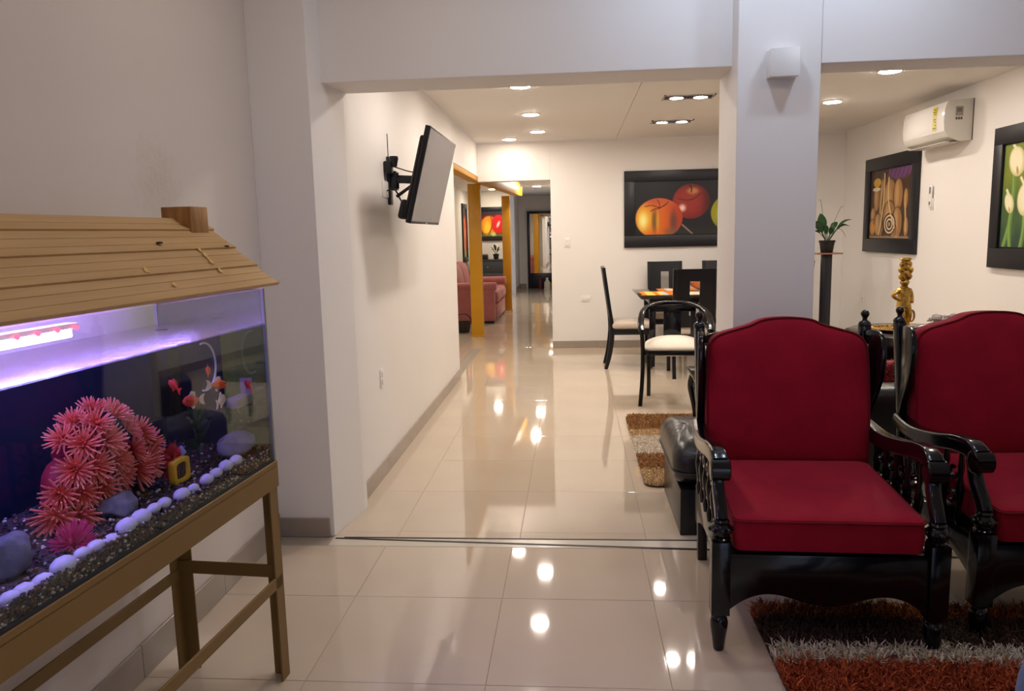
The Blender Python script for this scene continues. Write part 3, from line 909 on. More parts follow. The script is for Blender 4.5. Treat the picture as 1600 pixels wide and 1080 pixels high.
# ------------------------------------------------------------------ carved armchairs
def make_armchair(label, loc, rz):
    t = thing('armchair', label, 'armchair', loc, rz, 'carved black armchairs with red cushions')
    # front legs: turned foot, square block, carved ball, curved arm support
    foot = [(0.0165, 0), (0.019, 0.006), (0.024, 0.05), (0.0295, 0.085), (0.0305, 0.105), (0.027, 0.120), (0.0215, 0.126), (0.0215, 0.131), (0.029, 0.136), (0.029, 0.139)]
    for s in (-1, 1):
        g = G().lathe(foot, (s * 0.352, 0.032, 0), 20)
        g.box(s * 0.352 - 0.031, s * 0.352 + 0.031, 0.001, 0.063, 0.138, 0.40)
        lg = g.build('front_leg', LACQ, t, bevel=0.004)
        b = G().lathe([(0.031, 0.40), (0.034, 0.408), (0.027, 0.414), (0.033, 0.425), (0.037, 0.438), (0.033, 0.452), (0.024, 0.460), (0.029, 0.466), (0.024, 0.474)], (s * 0.350, 0.036, 0), 20)
        for k in range(8):
            a = 2 * PI * k / 8
            b.ball((s * 0.350 + 0.034 * math.cos(a), 0.036 + 0.034 * math.sin(a), 0.438), 0.0095, 8)
        b.build('carved_ball', LACQ, lg)
        sup = spline([(s * 0.350, 0.036, 0.47), (s * 0.350, 0.052, 0.50), (s * 0.352, 0.085, 0.545), (s * 0.353, 0.105, 0.59), (s * 0.353, 0.100, 0.63)], 6)
        G().sweep(sup, rrect(0.046, 0.040, 0.01, 3), up=(1, 0, 0)).build('arm_support', LACQ, t)
        # rear post in one piece with the splayed rear leg
        rp = spline([(s * 0.312, 0.79, 0.0), (s * 0.318, 0.765, 0.18), (s * 0.322, 0.745, 0.36), (s * 0.326, 0.735, 0.55), (s * 0.332, 0.755, 0.80), (s * 0.336, 0.785, 1.035)], 6)
        po = G().sweep(rp, rrect(0.042, 0.046, 0.008, 2), up=(0, 1, 0)).build('rear_leg', LACQ, t)
        G().lathe([(0.021, 1.03), (0.024, 1.036), (0.014, 1.042), (0.014, 1.046), (0.024, 1.058), (0.0255, 1.066), (0.021, 1.076), (0.010, 1.084), (0.009, 1.092), (0.016, 1.104), (0.0175, 1.112), (0.012, 1.122), (0.004, 1.126)], (s * 0.336, 0.785, -0.022), 16).build('finial', LACQ, po)
        # side wing
        w = [(0.735, 0.61), (0.715, 0.66), (0.685, 0.72), (0.645, 0.78), (0.612, 0.84), (0.596, 0.90), (0.594, 0.95), (0.604, 0.99), (0.626, 1.02), (0.66, 1.035), (0.70, 1.033), (0.77, 1.02), (0.775, 0.95), (0.755, 0.80), (0.735, 0.70)]
        G().prism(w, lambda a, b, c: (s * (0.336 + 0.017 * (0.75 - a) / 0.15) + (c - 0.5) * 0.022, a, b)).build('wing', LACQ, t, bevel=0.005)
        # arm rest with rolled front end
        ap = spline([(s * 0.350, 0.085, 0.648), (s * 0.352, 0.13, 0.668), (s * 0.354, 0.22, 0.664), (s * 0.354, 0.34, 0.640), (s * 0.352, 0.48, 0.618), (s * 0.348, 0.60, 0.612), (s * 0.338, 0.73, 0.625)], 7)
        n = len(ap)
        ar = G().sweep(ap, rrect(0.058, 0.056, 0.012, 4), scales=[(1.0, 1.15 - 0.15 * i / n) for i in range(n)]).build('armrest', LACQ, t)
        sc_ = G().lathe([(0.020, -0.034), (0.034, -0.033), (0.039, -0.029), (0.039, 0.029), (0.034, 0.033), (0.020, 0.034)], (s * 0.350, 0.078, 0.634), 22, 'X')
        sc_.build('scroll', LACQ, ar)
        # carved lattice below the arm
        for k in range(5):
            y = 0.20 + 0.105 * k
            if s < 0 and k == 0:
                spd = G().lathe([(0.009, 0.36), (0.013, 0.39), (0.007, 0.42), (0.014, 0.47), (0.016, 0.50), (0.008, 0.54), (0.012, 0.575), (0.008, 0.635)], (0, 0, 0), 10).build('spindle', LACQ, t)
                cur = [(0, 0.030 * math.cos(a) * (1 - 0.1 * a), 0.030 * math.sin(a) * (1 - 0.1 * a)) for a in np.linspace(0, 5.2, 18)]
                scr = G().tube(cur, 0.007, 6, up=(1, 0, 0)).build('carved_scroll', LACQ, t)
                spd.location = (s * 0.350, y, 0)
                scr.location = (s * 0.350, 0.252, 0.45)
            else:
                inst(spd, t, (s * 0.350, y, 0))
        for k in range(4):
            for z, dr in ((0.45, 1), (0.55, -1)):
                if not (s < 0 and k == 0 and dr > 0):
                    inst(scr, t, (s * 0.350, 0.252 + 0.105 * k, z), (0 if dr > 0 else PI, 0, 0))
        # side rail with arched lower edge
        o = [(0.06, 0.36), (0.06, 0.17)]
        o += [(0.06 + 0.66 * k / 16, 0.17 + 0.105 * math.sin(PI * k / 16) ** 0.7) for k in range(1, 16)]
        o += [(0.73, 0.20), (0.73, 0.36)]
        G().prism(o, lambda a, b, c: (s * 0.338 + (c - 0.5) * 0.026, a, b)).build('side_rail', LACQ, t, bevel=0.003)
    # front apron with wavy lower edge
    o = [(-0.325, 0.357), (-0.325, 0.150)]
    for k in range(0, 41):
        x = -0.318 + 0.636 * k / 40
        a = abs(x)
        z = 0.176 + 0.040 * (1 - math.cos(PI * min(a, 0.19) / 0.19)) / 2
        if a > 0.19:
            z = 0.216 - 0.058 * ((a - 0.19) / 0.128) ** 2
        o.append((x, z))
    o += [(0.325, 0.150), (0.325, 0.357)]
    G().prism(o, lambda a, b, c: (a, 0.012 + 0.028 * c, b)).build('apron', LACQ, t, bevel=0.003)
    G().box(-0.322, 0.322, 0.04, 0.75, 0.325, 0.352).build('seat_board', BLACKW, t)
    G().box(-0.30, 0.30, 0.735, 0.765, 0.28, 0.36).build('rear_rail', LACQ, t, bevel=0.003)
    for z in (0.62, 0.84):
        G().bar((-0.325, 0.752 + (z - 0.62) * 0.09, z), (0.325, 0.752 + (z - 0.62) * 0.09, z), 0.022, 0.05).build('back_slat', LACQ, t, bevel=0.003)
    cr = [(-0.33, 0.97)] + [(-0.33 + 0.66 * k / 20, 1.0 + 0.055 * math.sin(PI * k / 20)) for k in range(21)] + [(0.33, 0.97)]
    G().prism(cr, lambda a, b, c: (a, 0.768 + 0.028 * c, b)).build('crest_rail', LACQ, t, bevel=0.004)
    # cushions
    so = rrect(0.625, 0.585, 0.03, 5)

    def seatf(a, b, d):
        y = 0.305 + b
        k = (b + 0.29) / 0.58
        wide = 1.0 - 0.03 * k
        return (a * wide, y, 0.421 + 0.034 * k + d * (1.0 if d > 0 else 0.9))
    dense = []
    for i in range(len(so)):
        a, b = so[i], so[(i + 1) % len(so)]
        L = math.hypot(b[0] - a[0], b[1] - a[1])
        m = max(1, int(L / 0.06))
        for k in range(m):
            dense.append((a[0] + (b[0] - a[0]) * k / m, a[1] + (b[1] - a[1]) * k / m))
    sc = G().cushion(dense, 0.128, seatf, bulge=0.012, p=14)
    seat = sc.build('seat_cushion', VELVET, t, smooth=50)
    ed = [seatf(a, b, 0.052) for a, b in dense]
    G().tube(ed, 0.0035, 6, closed=True).build('piping', PIPING, seat)
    # back cushion with arched top
    out = []
    H0, H1 = 0.498, 1.0
    prof = [(-0.318, 0.52), (-0.322, 0.66), (-0.322, 0.80), (-0.318, 0.92), (-0.306, 0.985), (-0.27, 1.018), (-0.20, 1.040), (-0.145, 1.056), (-0.10, 1.076), (-0.05, 1.084), (0.0, 1.086), (0.05, 1.084), (0.10, 1.076), (0.145, 1.056), (0.20, 1.040), (0.27, 1.018), (0.306, 0.985), (0.318, 0.92), (0.322, 0.80), (0.322, 0.66), (0.318, 0.52), (0.305, 0.497), (0.20, 0.492), (0.07, 0.490), (-0.07, 0.490), (-0.20, 0.492), (-0.305, 0.497)]
    sp = spline([(a, 0, b) for a, b in prof] + [(prof[0][0], 0, prof[0][1])], 4)[:-1]
    out = [(p.x, p.z) for p in sp]

    def backf(a, b, d):
        return (a, 0.655 + 0.13 * (b - 0.5) - d, b)
    bk = G().cushion(out, 0.13, backf, bulge=0.014, p=6).build('back_cushion', VELVET, t, smooth=50)
    ed = [backf(a * 0.992, b, 0.046) for a, b in out]
    G().tube(ed, 0.004, 6, closed=True, up=(0, 1, 0)).build('piping', PIPING, bk)
    return t


c1 = make_armchair('carved black armchair with red velvet cushions standing before the white pillar', (0.84, 2.50, 0.0), math.radians(-2.0))
dup(c1, (1.745, 2.61, 0.0), math.radians(1.5), 'second carved black armchair with red cushions, cut off by the picture edge')


# ------------------------------------------------------------------ shaggy rugs
def rug(name, label, x0, x1, y0, y1, bands, n, ln, corner=0.03, zb=0.008):
    t = thing(name, label, 'rug', ((x0 + x1) / 2, (y0 + y1) / 2, 0))
    ox, oy = (x0 + x1) / 2, (y0 + y1) / 2
    G().prism([(a, b) for a, b in rrect(x1 - x0, y1 - y0, corner, 5)], lambda a, b, c: (a, b, 0.0005 + c * zb)).build('backing', M('rug_backing', (70, 50, 36), 0.9), t, smooth=0)
    m = M(name + '_pile', (128, 100, 80), 0.85, spec=0.15)
    if not any(nd.type == 'VERTEX_COLOR' for nd in m.node_tree.nodes):
        a = m.node_tree.nodes.new('ShaderNodeVertexColor')
        a.layer_name = 'paint'
        m.node_tree.links.new(a.outputs['Color'], m.node_tree.nodes['Principled BSDF'].inputs['Base Color'])
    x = RNG.uniform(x0, x1, n)
    y = RNG.uniform(y0, y1, n)
    # rounded corners
    dx = np.maximum(np.maximum(x0 + corner - x, x - x1 + corner), 0)
    dy = np.maximum(np.maximum(y0 + corner - y, y - y1 + corner), 0)
    keep = np.hypot(dx, dy) <= corner
    x, y = x[keep], y[keep]
    n = len(x)
    az = RNG.uniform(0, 2 * PI, n)
    lean = RNG.uniform(0.15, 1.0, n)
    L = ln * RNG.uniform(0.7, 1.25, n)
    wd = RNG.uniform(0.0018, 0.0034, n)
    wa = RNG.uniform(0, 2 * PI, n)
    zz = np.full(n, zb)
    base = np.stack([x - ox, y - oy, zz], 1)
    wv = np.stack([np.cos(wa), np.sin(wa), np.zeros(n)], 1) * wd[:, None]
    dirv = np.stack([np.cos(az), np.sin(az), np.zeros(n)], 1)
    mid = base + dirv * (L * lean * 0.35)[:, None] + np.stack([np.zeros(n), np.zeros(n), L * 0.55], 1)
    tip = base + dirv * (L * lean * 0.95)[:, None] + np.stack([np.zeros(n), np.zeros(n), L * (1.0 - 0.35 * lean)], 1)
    V = np.stack([base - wv, base + wv, mid - wv, mid + wv, tip - wv * 0.5, tip + wv * 0.5], 1).reshape(-1, 3)
    idx = np.arange(n) * 6
    F = np.stack([np.stack([idx, idx + 1, idx + 3, idx + 2], 1), np.stack([idx + 2, idx + 3, idx + 5, idx + 4], 1)], 1).reshape(-1, 4)
    me = bpy.data.meshes.new('pile')
    me.vertices.add(len(V))
    me.vertices.foreach_set('co', V.astype(np.float32).ravel())
    me.loops.add(F.size)
    me.loops.foreach_set('vertex_index', F.astype(np.int32).ravel())
    me.polygons.add(len(F))
    me.polygons.foreach_set('loop_start', np.arange(0, F.size, 4, dtype=np.int32))
    me.update(calc_edges=True)
    yj = y + RNG.normal(0, 0.008, n)
    cols = np.zeros((n, 3))
    for lo, hi, pal in bands:
        s = (yj >= lo) & (yj < hi)
        p = np.array([lin(q) for q in pal])
        cols[s] = p[RNG.integers(0, len(p), s.sum())]
    cols *= RNG.uniform(0.75, 1.2, n)[:, None]
    C4 = np.concatenate([np.repeat(cols, 6, 0), np.ones((n * 6, 1))], 1).astype(np.float32)
    at = me.color_attributes.new('paint', 'FLOAT_COLOR', 'POINT')
    at.data.foreach_set('color', C4.ravel())
    me.materials.append(m)
    o = bpy.data.objects.new('pile', me)
    COL.objects.link(o)
    o.parent = t
    o['kind'] = 'stuff'
    return t


OR = [(176, 84, 48), (156, 68, 40), (190, 98, 58), (136, 56, 34)]
DK = [(78, 60, 52), (62, 48, 44), (94, 72, 60)]
CR = [(212, 202, 178), (190, 180, 156), (226, 218, 198)]
BR = [(176, 104, 58), (142, 80, 46), (196, 122, 68), (116, 66, 42)]
rug('shag_rug', 'shaggy rug in orange, cream and dark brown bands under the red armchairs', 0.655, 2.35, 1.70, 2.83,
    [(2.715, 9, BR), (2.525, 2.715, DK), (2.425, 2.525, CR), (2.02, 2.425, OR), (1.92, 2.02, CR), (-9, 1.92, BR)], 52000, 0.046)
TB = [(176, 132, 86), (154, 110, 70), (196, 152, 104)]
TT = [(222, 192, 148), (206, 172, 126), (232, 206, 166)]
TC = [(246, 238, 224), (238, 226, 208), (228, 214, 194)]
rug('shag_rug', 'tan and cream striped shaggy rug on the tiles before the dining area', 0.395, 1.10, 4.26, 5.95,
    [(5.47, 9, TB), (5.30, 5.47, TT), (4.86, 5.30, TC), (4.53, 4.86, TB), (-9, 4.53, TT)], 42000, 0.026, 0.06)

# ------------------------------------------------------------------ black leather sofa behind the chairs
t = thing('leather_bench', 'black leather padded bench left of the white pillar behind the armchair', 'bench', (0.43, 3.545, 0))
G().box(0.065, 0.265, 0.015, 0.66, 0.0, 0.225).build('base', BLACKW, t, bevel=0.006)
G().box(0.075, 0.255, 0.03, 0.645, 0.0, 0.03).build('plinth', BLKPL, t)


def dense_outline(so, d):
    dn = []
    for i in range(len(so)):
        a, b = so[i], so[(i + 1) % len(so)]
        m = max(1, int(math.hypot(b[0] - a[0], b[1] - a[1]) / d))
        dn += [(a[0] + (b[0] - a[0]) * k / m, a[1] + (b[1] - a[1]) * k / m) for k in range(m)]
    return dn


dn = dense_outline(rrect(0.245, 0.69, 0.09, 6), 0.03)


def chf(a, b, d):
    r = math.hypot(a - 0.14, (b + 0.05) * 0.5)
    fold = 0.005 * math.sin(math.atan2(b + 0.05, a - 0.16) * 26) * min(1, r * 5) if d > -0.02 else 0
    return (0.158 + a, 0.355 + b, 0.333 + d + fold)


seat = G().cushion(dn, 0.235, chf, bulge=0.012, p=3.0, ss=(0.2, 0.35, 0.5, 0.6, 0.7, 0.78, 0.85, 0.91, 0.955, 0.985, 1.0)).build('seat_pad', LEATHER, t, smooth=60)
G().tube([chf(a * 1.003, b * 1.003, -0.03) for a, b in dn], 0.005, 6, closed=True).build('seam', LEATHER, seat)

t = thing('leather_sofa', 'black leather sofa seen from behind between the two armchairs', 'sofa', (1.12, 3.96, 0))
G().box(0.02, 1.48, 0.05, 0.80, 0.03, 0.24).build('base', LEATHER, t, bevel=0.02, seg=3)
G().prism(rrect(0.62, 0.22, 0.095, 6), lambda a, b, c: (0.02 + 1.46 * c, 0.13 + b + a * -0.10, 0.325 + a)).build('backrest', LEATHER, t, bevel=0.03, seg=4)
for x in (0.0, 1.32):
    G().prism(rrect(0.18, 0.5, 0.085, 6), lambda a, b, c: (x + 0.09 + a, 0.18 + 0.64 * c, 0.30 + b)).build('armrest', LEATHER, t, bevel=0.03, seg=4)
for k in range(2):
    G().prism(rrect(0.56, 0.18, 0.07, 5), lambda a, b, c: (0.185 + 0.57 * k + 0.56 * c, 0.52 + a, 0.33 + b)).build('seat_pad', LEATHER, t, bevel=0.03, seg=3)
for x in (0.08, 1.42):
    for y in (0.1, 0.74):
        G().lathe([(0.022, 0), (0.028, 0.035)], (x, y, 0), 12).build('foot', BLKPL, t)

REDF = M('red_fluff', (140, 14, 28), 0.9, sheen=0.4)
t = thing('fluffy_cushion', 'red fluffy cushion between the two armchairs on the black leather sofa', 'cushion', (1.72, 4.34, 0.47))
q = G().cushion(rrect(0.40, 0.25, 0.08, 5), 0.10, lambda a, b, d: (a, 0.12 - d + b * 0.2, 0.085 + b), bulge=0.03, p=3)
q.build('cover', REDF, t)
g = G()
rn = random.Random(3)
for k in range(2200):
    a, b = rn.uniform(-0.19, 0.19), rn.uniform(-0.115, 0.115)
    sgn = rn.choice((-1, 1))
    q_ = max(abs(a) / 0.2, abs(b) / 0.125)
    p = Vector((a, 0.12 - sgn * 0.078 * max(0.0, 1 - q_ ** 3) ** 0.4 + b * 0.2, 0.085 + b))
    d = Vector((a * 2.5 + rn.uniform(-0.6, 0.6), -sgn * rn.uniform(0.3, 1.0), b * 4 + rn.uniform(-0.6, 0.6))).normalized() * rn.uniform(0.015, 0.03)
    g.bar(p, p + d, 0.006, 0.006, w2=0.003, h2=0.003)
g.build('tufts', REDF, t, smooth=0, kind='stuff')

# round black drum table with gold tray, statue, grey flowers
t = thing('drum_table', 'round black pedestal table holding the gold tray behind the armchairs', 'table', (2.14, 5.05, 0))
G().lathe([(0.36, 0.785), (0.385, 0.775), (0.39, 0.75), (0.385, 0.66), (0.36, 0.58), (0.30, 0.52), (0.18, 0.48), (0.1, 0.46)], n=40).build('top', LACQ, t)
G().lathe([(0.10, 0.47), (0.07, 0.40), (0.10, 0.30), (0.13, 0.2), (0.10, 0.10), (0.12, 0.05)], n=24).build('pedestal', LACQ, t)
G().lathe([(0.26, 0.0), (0.27, 0.02), (0.24, 0.045), (0.12, 0.06)], n=32).build('foot', LACQ, t)
t = thing('gold_tray', 'round patterned gold tray on the black drum table', 'tray', (2.03, 5.0, 0.786))
G().lathe([(0.05, 0.0), (0.125, 0.004), (0.15, 0.014), (0.153, 0.018), (0.145, 0.018), (0.12, 0.010), (0.001, 0.008)], n=40).build('dish', GOLD, t)
g = G()
for k in range(28):
    a = 2 * PI * k / 28
    g.ball((0.137 * math.cos(a), 0.137 * math.sin(a), 0.0175), 0.009, 6, (1, 1, 0.6))
g.build('beaded_rim', GOLD, t)


def skin_figure(name, joints, edges, mat, parent, sub=2, fat=1.0):
    """one continuous skinned surface: joints = [(x,y,z,r)], the first is the root"""
    me = bpy.data.meshes.new(name)
    me.from_pydata([j[:3] for j in joints], edges, [])
    o = bpy.data.objects.new(name, me)
    COL.objects.link(o)
    md = o.modifiers.new('skin', 'SKIN')
    for i, j in enumerate(joints):
        sv = me.skin_vertices[0].data[i]
        sv.radius = (j[3] * fat, j[3] * fat) if len(j) == 4 else (j[3] * fat, j[4] * fat)
        sv.use_root = (i == 0)
    md.use_smooth_shade = True
    s2 = o.modifiers.new('sub', 'SUBSURF')
    s2.levels = s2.render_levels = sub
    dg = bpy.context.evaluated_depsgraph_get()
    me2 = bpy.data.meshes.new_from_object(o.evaluated_get(dg))
    me2.name = name
    bpy.data.objects.remove(o)
    bm = bmesh.new()
    bm.from_mesh(me2)
    bmesh.ops.holes_fill(bm, edges=[e for e in bm.edges if e.is_boundary], sides=0)
    bmesh.ops.recalc_face_normals(bm, faces=bm.faces)
    bm.to_mesh(me2)
    bm.free()
    me2.materials.clear()
    me2.materials.append(mat)
    me2.polygons.foreach_set('use_smooth', [True] * len(me2.polygons))
    p = bpy.data.objects.new(name, me2)
    COL.objects.link(p)
    p.parent = parent
    return p


t = thing('gold_statue', 'gold statue of a figure carrying stacked fruit on its head, one elbow out', 'statue', (2.07, 5.0, 0.795))
# kneeling-standing figure, elbow bent out to the left
J = [(0.0, 0.0, 0.17, 0.030), (0.002, 0, 0.205, 0.026), (0.0, 0, 0.235, 0.034, 0.026), (0.0, 0, 0.258, 0.018),            # pelvis, waist, chest, neck base
     (0.0, -0.002, 0.272, 0.011), (-0.002, -0.004, 0.292, 0.026), (-0.002, -0.004, 0.314, 0.022),                            # neck, head
     (-0.036, -0.004, 0.248, 0.013), (-0.080, -0.02, 0.215, 0.011), (-0.046, -0.035, 0.190, 0.009), (-0.028, -0.036, 0.188, 0.008),   # bent arm
     (0.034, 0.0, 0.246, 0.013), (0.046, 0.0, 0.205, 0.011), (0.042, -0.02, 0.165, 0.010),
     (-0.018, -0.004, 0.135, 0.024), (-0.022, -0.03, 0.085, 0.019), (-0.020, -0.004, 0.03, 0.014), (-0.022, -0.03, 0.008, 0.011),
     (0.020, 0.0, 0.135, 0.024), (0.030, -0.012, 0.085, 0.018), (0.028, 0.012, 0.03, 0.013), (0.030, -0.02, 0.008, 0.011)]
ED = [(0, 1), (1, 2), (2, 3), (3, 4), (4, 5), (5, 6), (2, 7), (7, 8), (8, 9), (9, 10), (2, 11), (11, 12), (12, 13), (0, 14), (14, 15), (15, 16), (16, 17), (0, 18), (18, 19), (19, 20), (20, 21)]
skin_figure('figure', J, ED, GOLD, t, 2, 1.28)
g = G()
g.ball((-0.002, -0.024, 0.294), 0.006, 8)
for sx in (-0.008, 0.006):
    g.ball((sx, -0.022, 0.300), 0.003, 6)
g.ball((-0.002, -0.022, 0.284), 0.004, 6, (1.6, 1, 0.6))
g.build('face', GOLD, t)
g = G()
for cx, cz, r in ((-0.018, 0.332, 0.024), (0.018, 0.334, 0.024), (0.0, 0.352, 0.030), (-0.022, 0.374, 0.022), (0.026, 0.372, 0.022), (0.0, 0.388, 0.029), (-0.018, 0.408, 0.021), (0.016, 0.410, 0.022), (0.0, 0.42, 0.024)):
    g.ball((cx, -0.004, cz), r, 10)
g.lathe([(0.012, 0.31), (0.012, 0.42), (0.022, 0.428), (0.034, 0.440), (0.028, 0.450)], (0, -0.004, 0), 14)
g.build('fruit_load', GOLD, t)
g = G().tube([(0.052 + 0.016 * math.cos(a), 0, 0.085 + 0.034 * math.sin(a)) for a in np.linspace(0, 2 * PI, 20)[:-1]], 0.007, 8, closed=True, up=(0, 1, 0))
g.build('jug_handle', GOLD, t)
G().lathe([(0.06, -0.001), (0.062, 0.008), (0.05, 0.014), (0.03, 0.018)], n=24).build('pedestal', GOLD, t)
g = G()
rn = random.Random(5)
GREYF = M('grey_dried_flower', (168, 160, 158), 0.9)
t = thing('dried_flowers', 'bunch of grey dried flowers on the drum table behind the second armchair', 'flowers', (2.33, 5.02, 0.786))
for k in range(9):
    a, rr = rn.uniform(0, 2 * PI), rn.uniform(0.02, 0.11)
    G().lathe([(0.001, 0), (0.016, 0.02), (0.026, 0.035), (0.020, 0.05), (0.004, 0.056)], (rr * math.cos(a), rr * math.sin(a) * 0.7, rn.uniform(0.0, 0.05)), 9).build('flower_head', GREYF, t)
for k in range(150):
    a, b = rn.uniform(0, 2 * PI), rn.uniform(0, PI / 2)
    p = Vector((0.095 * math.cos(a) * math.cos(b), 0.07 * math.sin(a) * math.cos(b), 0.045 + 0.045 * math.sin(b)))
    d = Vector((math.cos(a), math.sin(a), rn.uniform(0.2, 1))).normalized() * 0.03
    g.bar(p * 0.8 + Vector((0, 0, 0.01)), p * 0.8 + d, 0.008, 0.003, w2=0.003)
g.build('petals', GREYF, t, smooth=0, kind='stuff')

# small dark table with curved leg peeping out beside the armchair
t = thing('side_table', 'small black side table with curved legs half hidden by the armchair', 'table', (1.09, 5.55, 0.0085))
G().prism(rrect(0.52, 0.42, 0.04, 4), lambda a, b, c: (a, b, 0.40 + 0.03 * c)).build('tabletop', LACQ, t, bevel=0.006)
G().prism(rrect(0.46, 0.36, 0.03, 4), lambda a, b, c: (a, b, 0.35 + 0.05 * c)).build('frieze', LACQ, t, bevel=0.004)
for sx in (-1, 1):
    for sy in (-1, 1):
        p = spline([(sx * 0.21, sy * 0.16, 0.37), (sx * 0.225, sy * 0.172, 0.28), (sx * 0.20, sy * 0.155, 0.14), (sx * 0.195, sy * 0.15, 0.05), (sx * 0.215, sy * 0.165, 0.0)], 6)
        G().tube(p, 0.022, 10, scales=[1.3 - 0.7 * k / len(p) for k in range(len(p))], up=(1, 0, 0)).build('leg', LACQ, t)

# ------------------------------------------------------------------ horseshoe accent chair
t = thing('horseshoe_chair', 'black horseshoe back chair with domed cream seat in front of the dining table', 'chair', (0.835, 6.33, 0), math.radians(-3))
rp = spline([(-0.278, -0.005, 0.630), (-0.285, 0.06, 0.675), (-0.272, 0.20, 0.745), (-0.222, 0.36, 0.79), (-0.12, 0.455, 0.815), (0.0, 0.48, 0.82), (0.12, 0.455, 0.815), (0.222, 0.36, 0.79), (0.272, 0.20, 0.745), (0.285, 0.06, 0.675), (0.278, -0.005, 0.630)], 7)
G().sweep(rp, rrect(0.052, 0.032, 0.010, 3)).build('horseshoe_rail', LACQ, t)
for s in (-1, 1):
    p = spline([(s * 0.292, -0.012, 0), (s * 0.275, 0.006, 0.22), (s * 0.27, 0.015, 0.45), (s * 0.280, 0.0, 0.645)], 6)
    G().sweep(p, rrect(0.034, 0.038, 0.008, 3), up=(0, 1, 0)).build('front_leg', LACQ, t)
    p = spline([(s * 0.205, 0.41, 0), (s * 0.205, 0.385, 0.2), (s * 0.21, 0.385, 0.44)], 6)
    G().sweep(p, rrect(0.034, 0.036, 0.008, 3), up=(0, 1, 0)).build('rear_leg', LACQ, t)
    g = G()
    for (y, z, r, dr) in ((0.11, 0.60, 0.045, 1), (0.20, 0.66, 0.05, -1), (0.17, 0.55, 0.04, 1)):
        g.tube([(s * 0.272, y + r * math.cos(a) * (1 - 0.11 * a), z + dr * r * math.sin(a) * (1 - 0.11 * a)) for a in np.linspace(0, 5.6, 20)], 0.008, 7, up=(1, 0, 0))
    g.build('carved_scroll', LACQ, t)
fr = G().prism(rrect(0.56, 0.44, 0.06, 4), lambda a, b, c: (a * (1 - 0.1 * (b + 0.22) / 0.44), 0.215 + b, 0.425 + 0.04 * c))
fr.build('seat_frame', LACQ, t, bevel=0.005)
G().cushion(rrect(0.52, 0.42, 0.06, 6), 0.05, lambda a, b, d: (a * (1 - 0.1 * (b + 0.22) / 0.44), 0.21 + b, 0.478 + d), bulge=0.062, p=3).build('seat_pad', CREAM, t)
g = G()
for x0, x1, z0, z1 in ((-0.20, -0.155, 0.46, 0.76), (0.155, 0.20, 0.46, 0.76), (-0.075, 0.075, 0.46, 0.76), (-0.20, 0.20, 0.745, 0.805)):
    g.prism([(x0, z0), (x1, z0), (x1, z1), (x0, z1)], lambda a, b, c: (a, 0.435 - a * a * 0.9 + 0.018 * c + (b - 0.46) * 0.06, b))
g.build('back_splat', LACQ, t, bevel=0.003)


# ------------------------------------------------------------------ dining set
def make_dining_chair(label, loc, rz):
    """front faces local -Y, origin on the floor under the seat centre"""
    t = thing('dining_chair', label, 'chair', loc, rz, 'black slotted-back dining chairs')
    W2 = 0.205
    for s in (-1, 1):
        G().bar((s * 0.19, -0.20, 0), (s * 0.19, -0.195, 0.42), 0.036, 0.036, w2=0.042, h2=0.042).build('front_leg', BLACKW, t, bevel=0.004)
        p = spline([(s * 0.19, 0.265, 0), (s * 0.19, 0.225, 0.16), (s * 0.19, 0.20, 0.36), (s * 0.19, 0.205, 0.50), (s * 0.19, 0.235, 0.72), (s * 0.19, 0.285, 1.075)], 6)
        G().sweep(p, rrect(0.040, 0.042, 0.006, 2), up=(0, 1, 0), scales=[(0.9, 0.85 + 0.35 * math.sin(PI * min(1, k / 22))) for k in range(len(p))]).build('rear_leg', BLACKW, t)
    yb = lambda z: 0.205 + max(0, z - 0.50) * 0.14
    g = G()
    for x0, x1, z0, z1 in ((-W2, -0.048, 0.50, 1.075), (0.048, W2, 0.50, 1.075), (-0.048, 0.048, 0.955, 1.075), (-0.048, 0.048, 0.50, 0.62)):
        g.prism([(x0, z0), (x1, z0), (x1, z1), (x0, z1)], lambda a, b, c: (a, yb(b) - 0.012 + 0.024 * c, b))
    g.build('backrest', BLACKW, t, smooth=20)
    for z0, z1, y in ((0.365, 0.425, -0.20), (0.365, 0.425, 0.20)):
        G().box(-0.19, 0.19, y - 0.011, y + 0.011, z0, z1).build('seat_rail', BLACKW, t, bevel=0.003)
    for s in (-1, 1):
        G().box(s * 0.195 - 0.011, s * 0.195 + 0.011, -0.20, 0.20, 0.365, 0.425).build('seat_rail', BLACKW, t, bevel=0.003)
    G().cushion(rrect(0.43, 0.43, 0.03, 4), 0.075, lambda a, b, d: (a, -0.005 + b, 0.463 + d), bulge=0.012, p=5).build('seat_pad', M('taupe_seat', (206, 192, 176), 0.35, spec=0.5), t)
    return t


dc = make_dining_chair('black dining chair at the table end, seen from the side', (0.60, 8.30, 0), math.radians(90))
dup(dc, (1.165, 7.78, 0), math.radians(180), 'black dining chair with its slotted back towards the room, before the table')
dup(dc, (1.105, 9.20, 0), 0, 'black dining chair behind the table, under the orange apple')
dup(dc, (1.76, 9.20, 0), 0, 'black dining chair behind the table, half cut off by the white pillar')

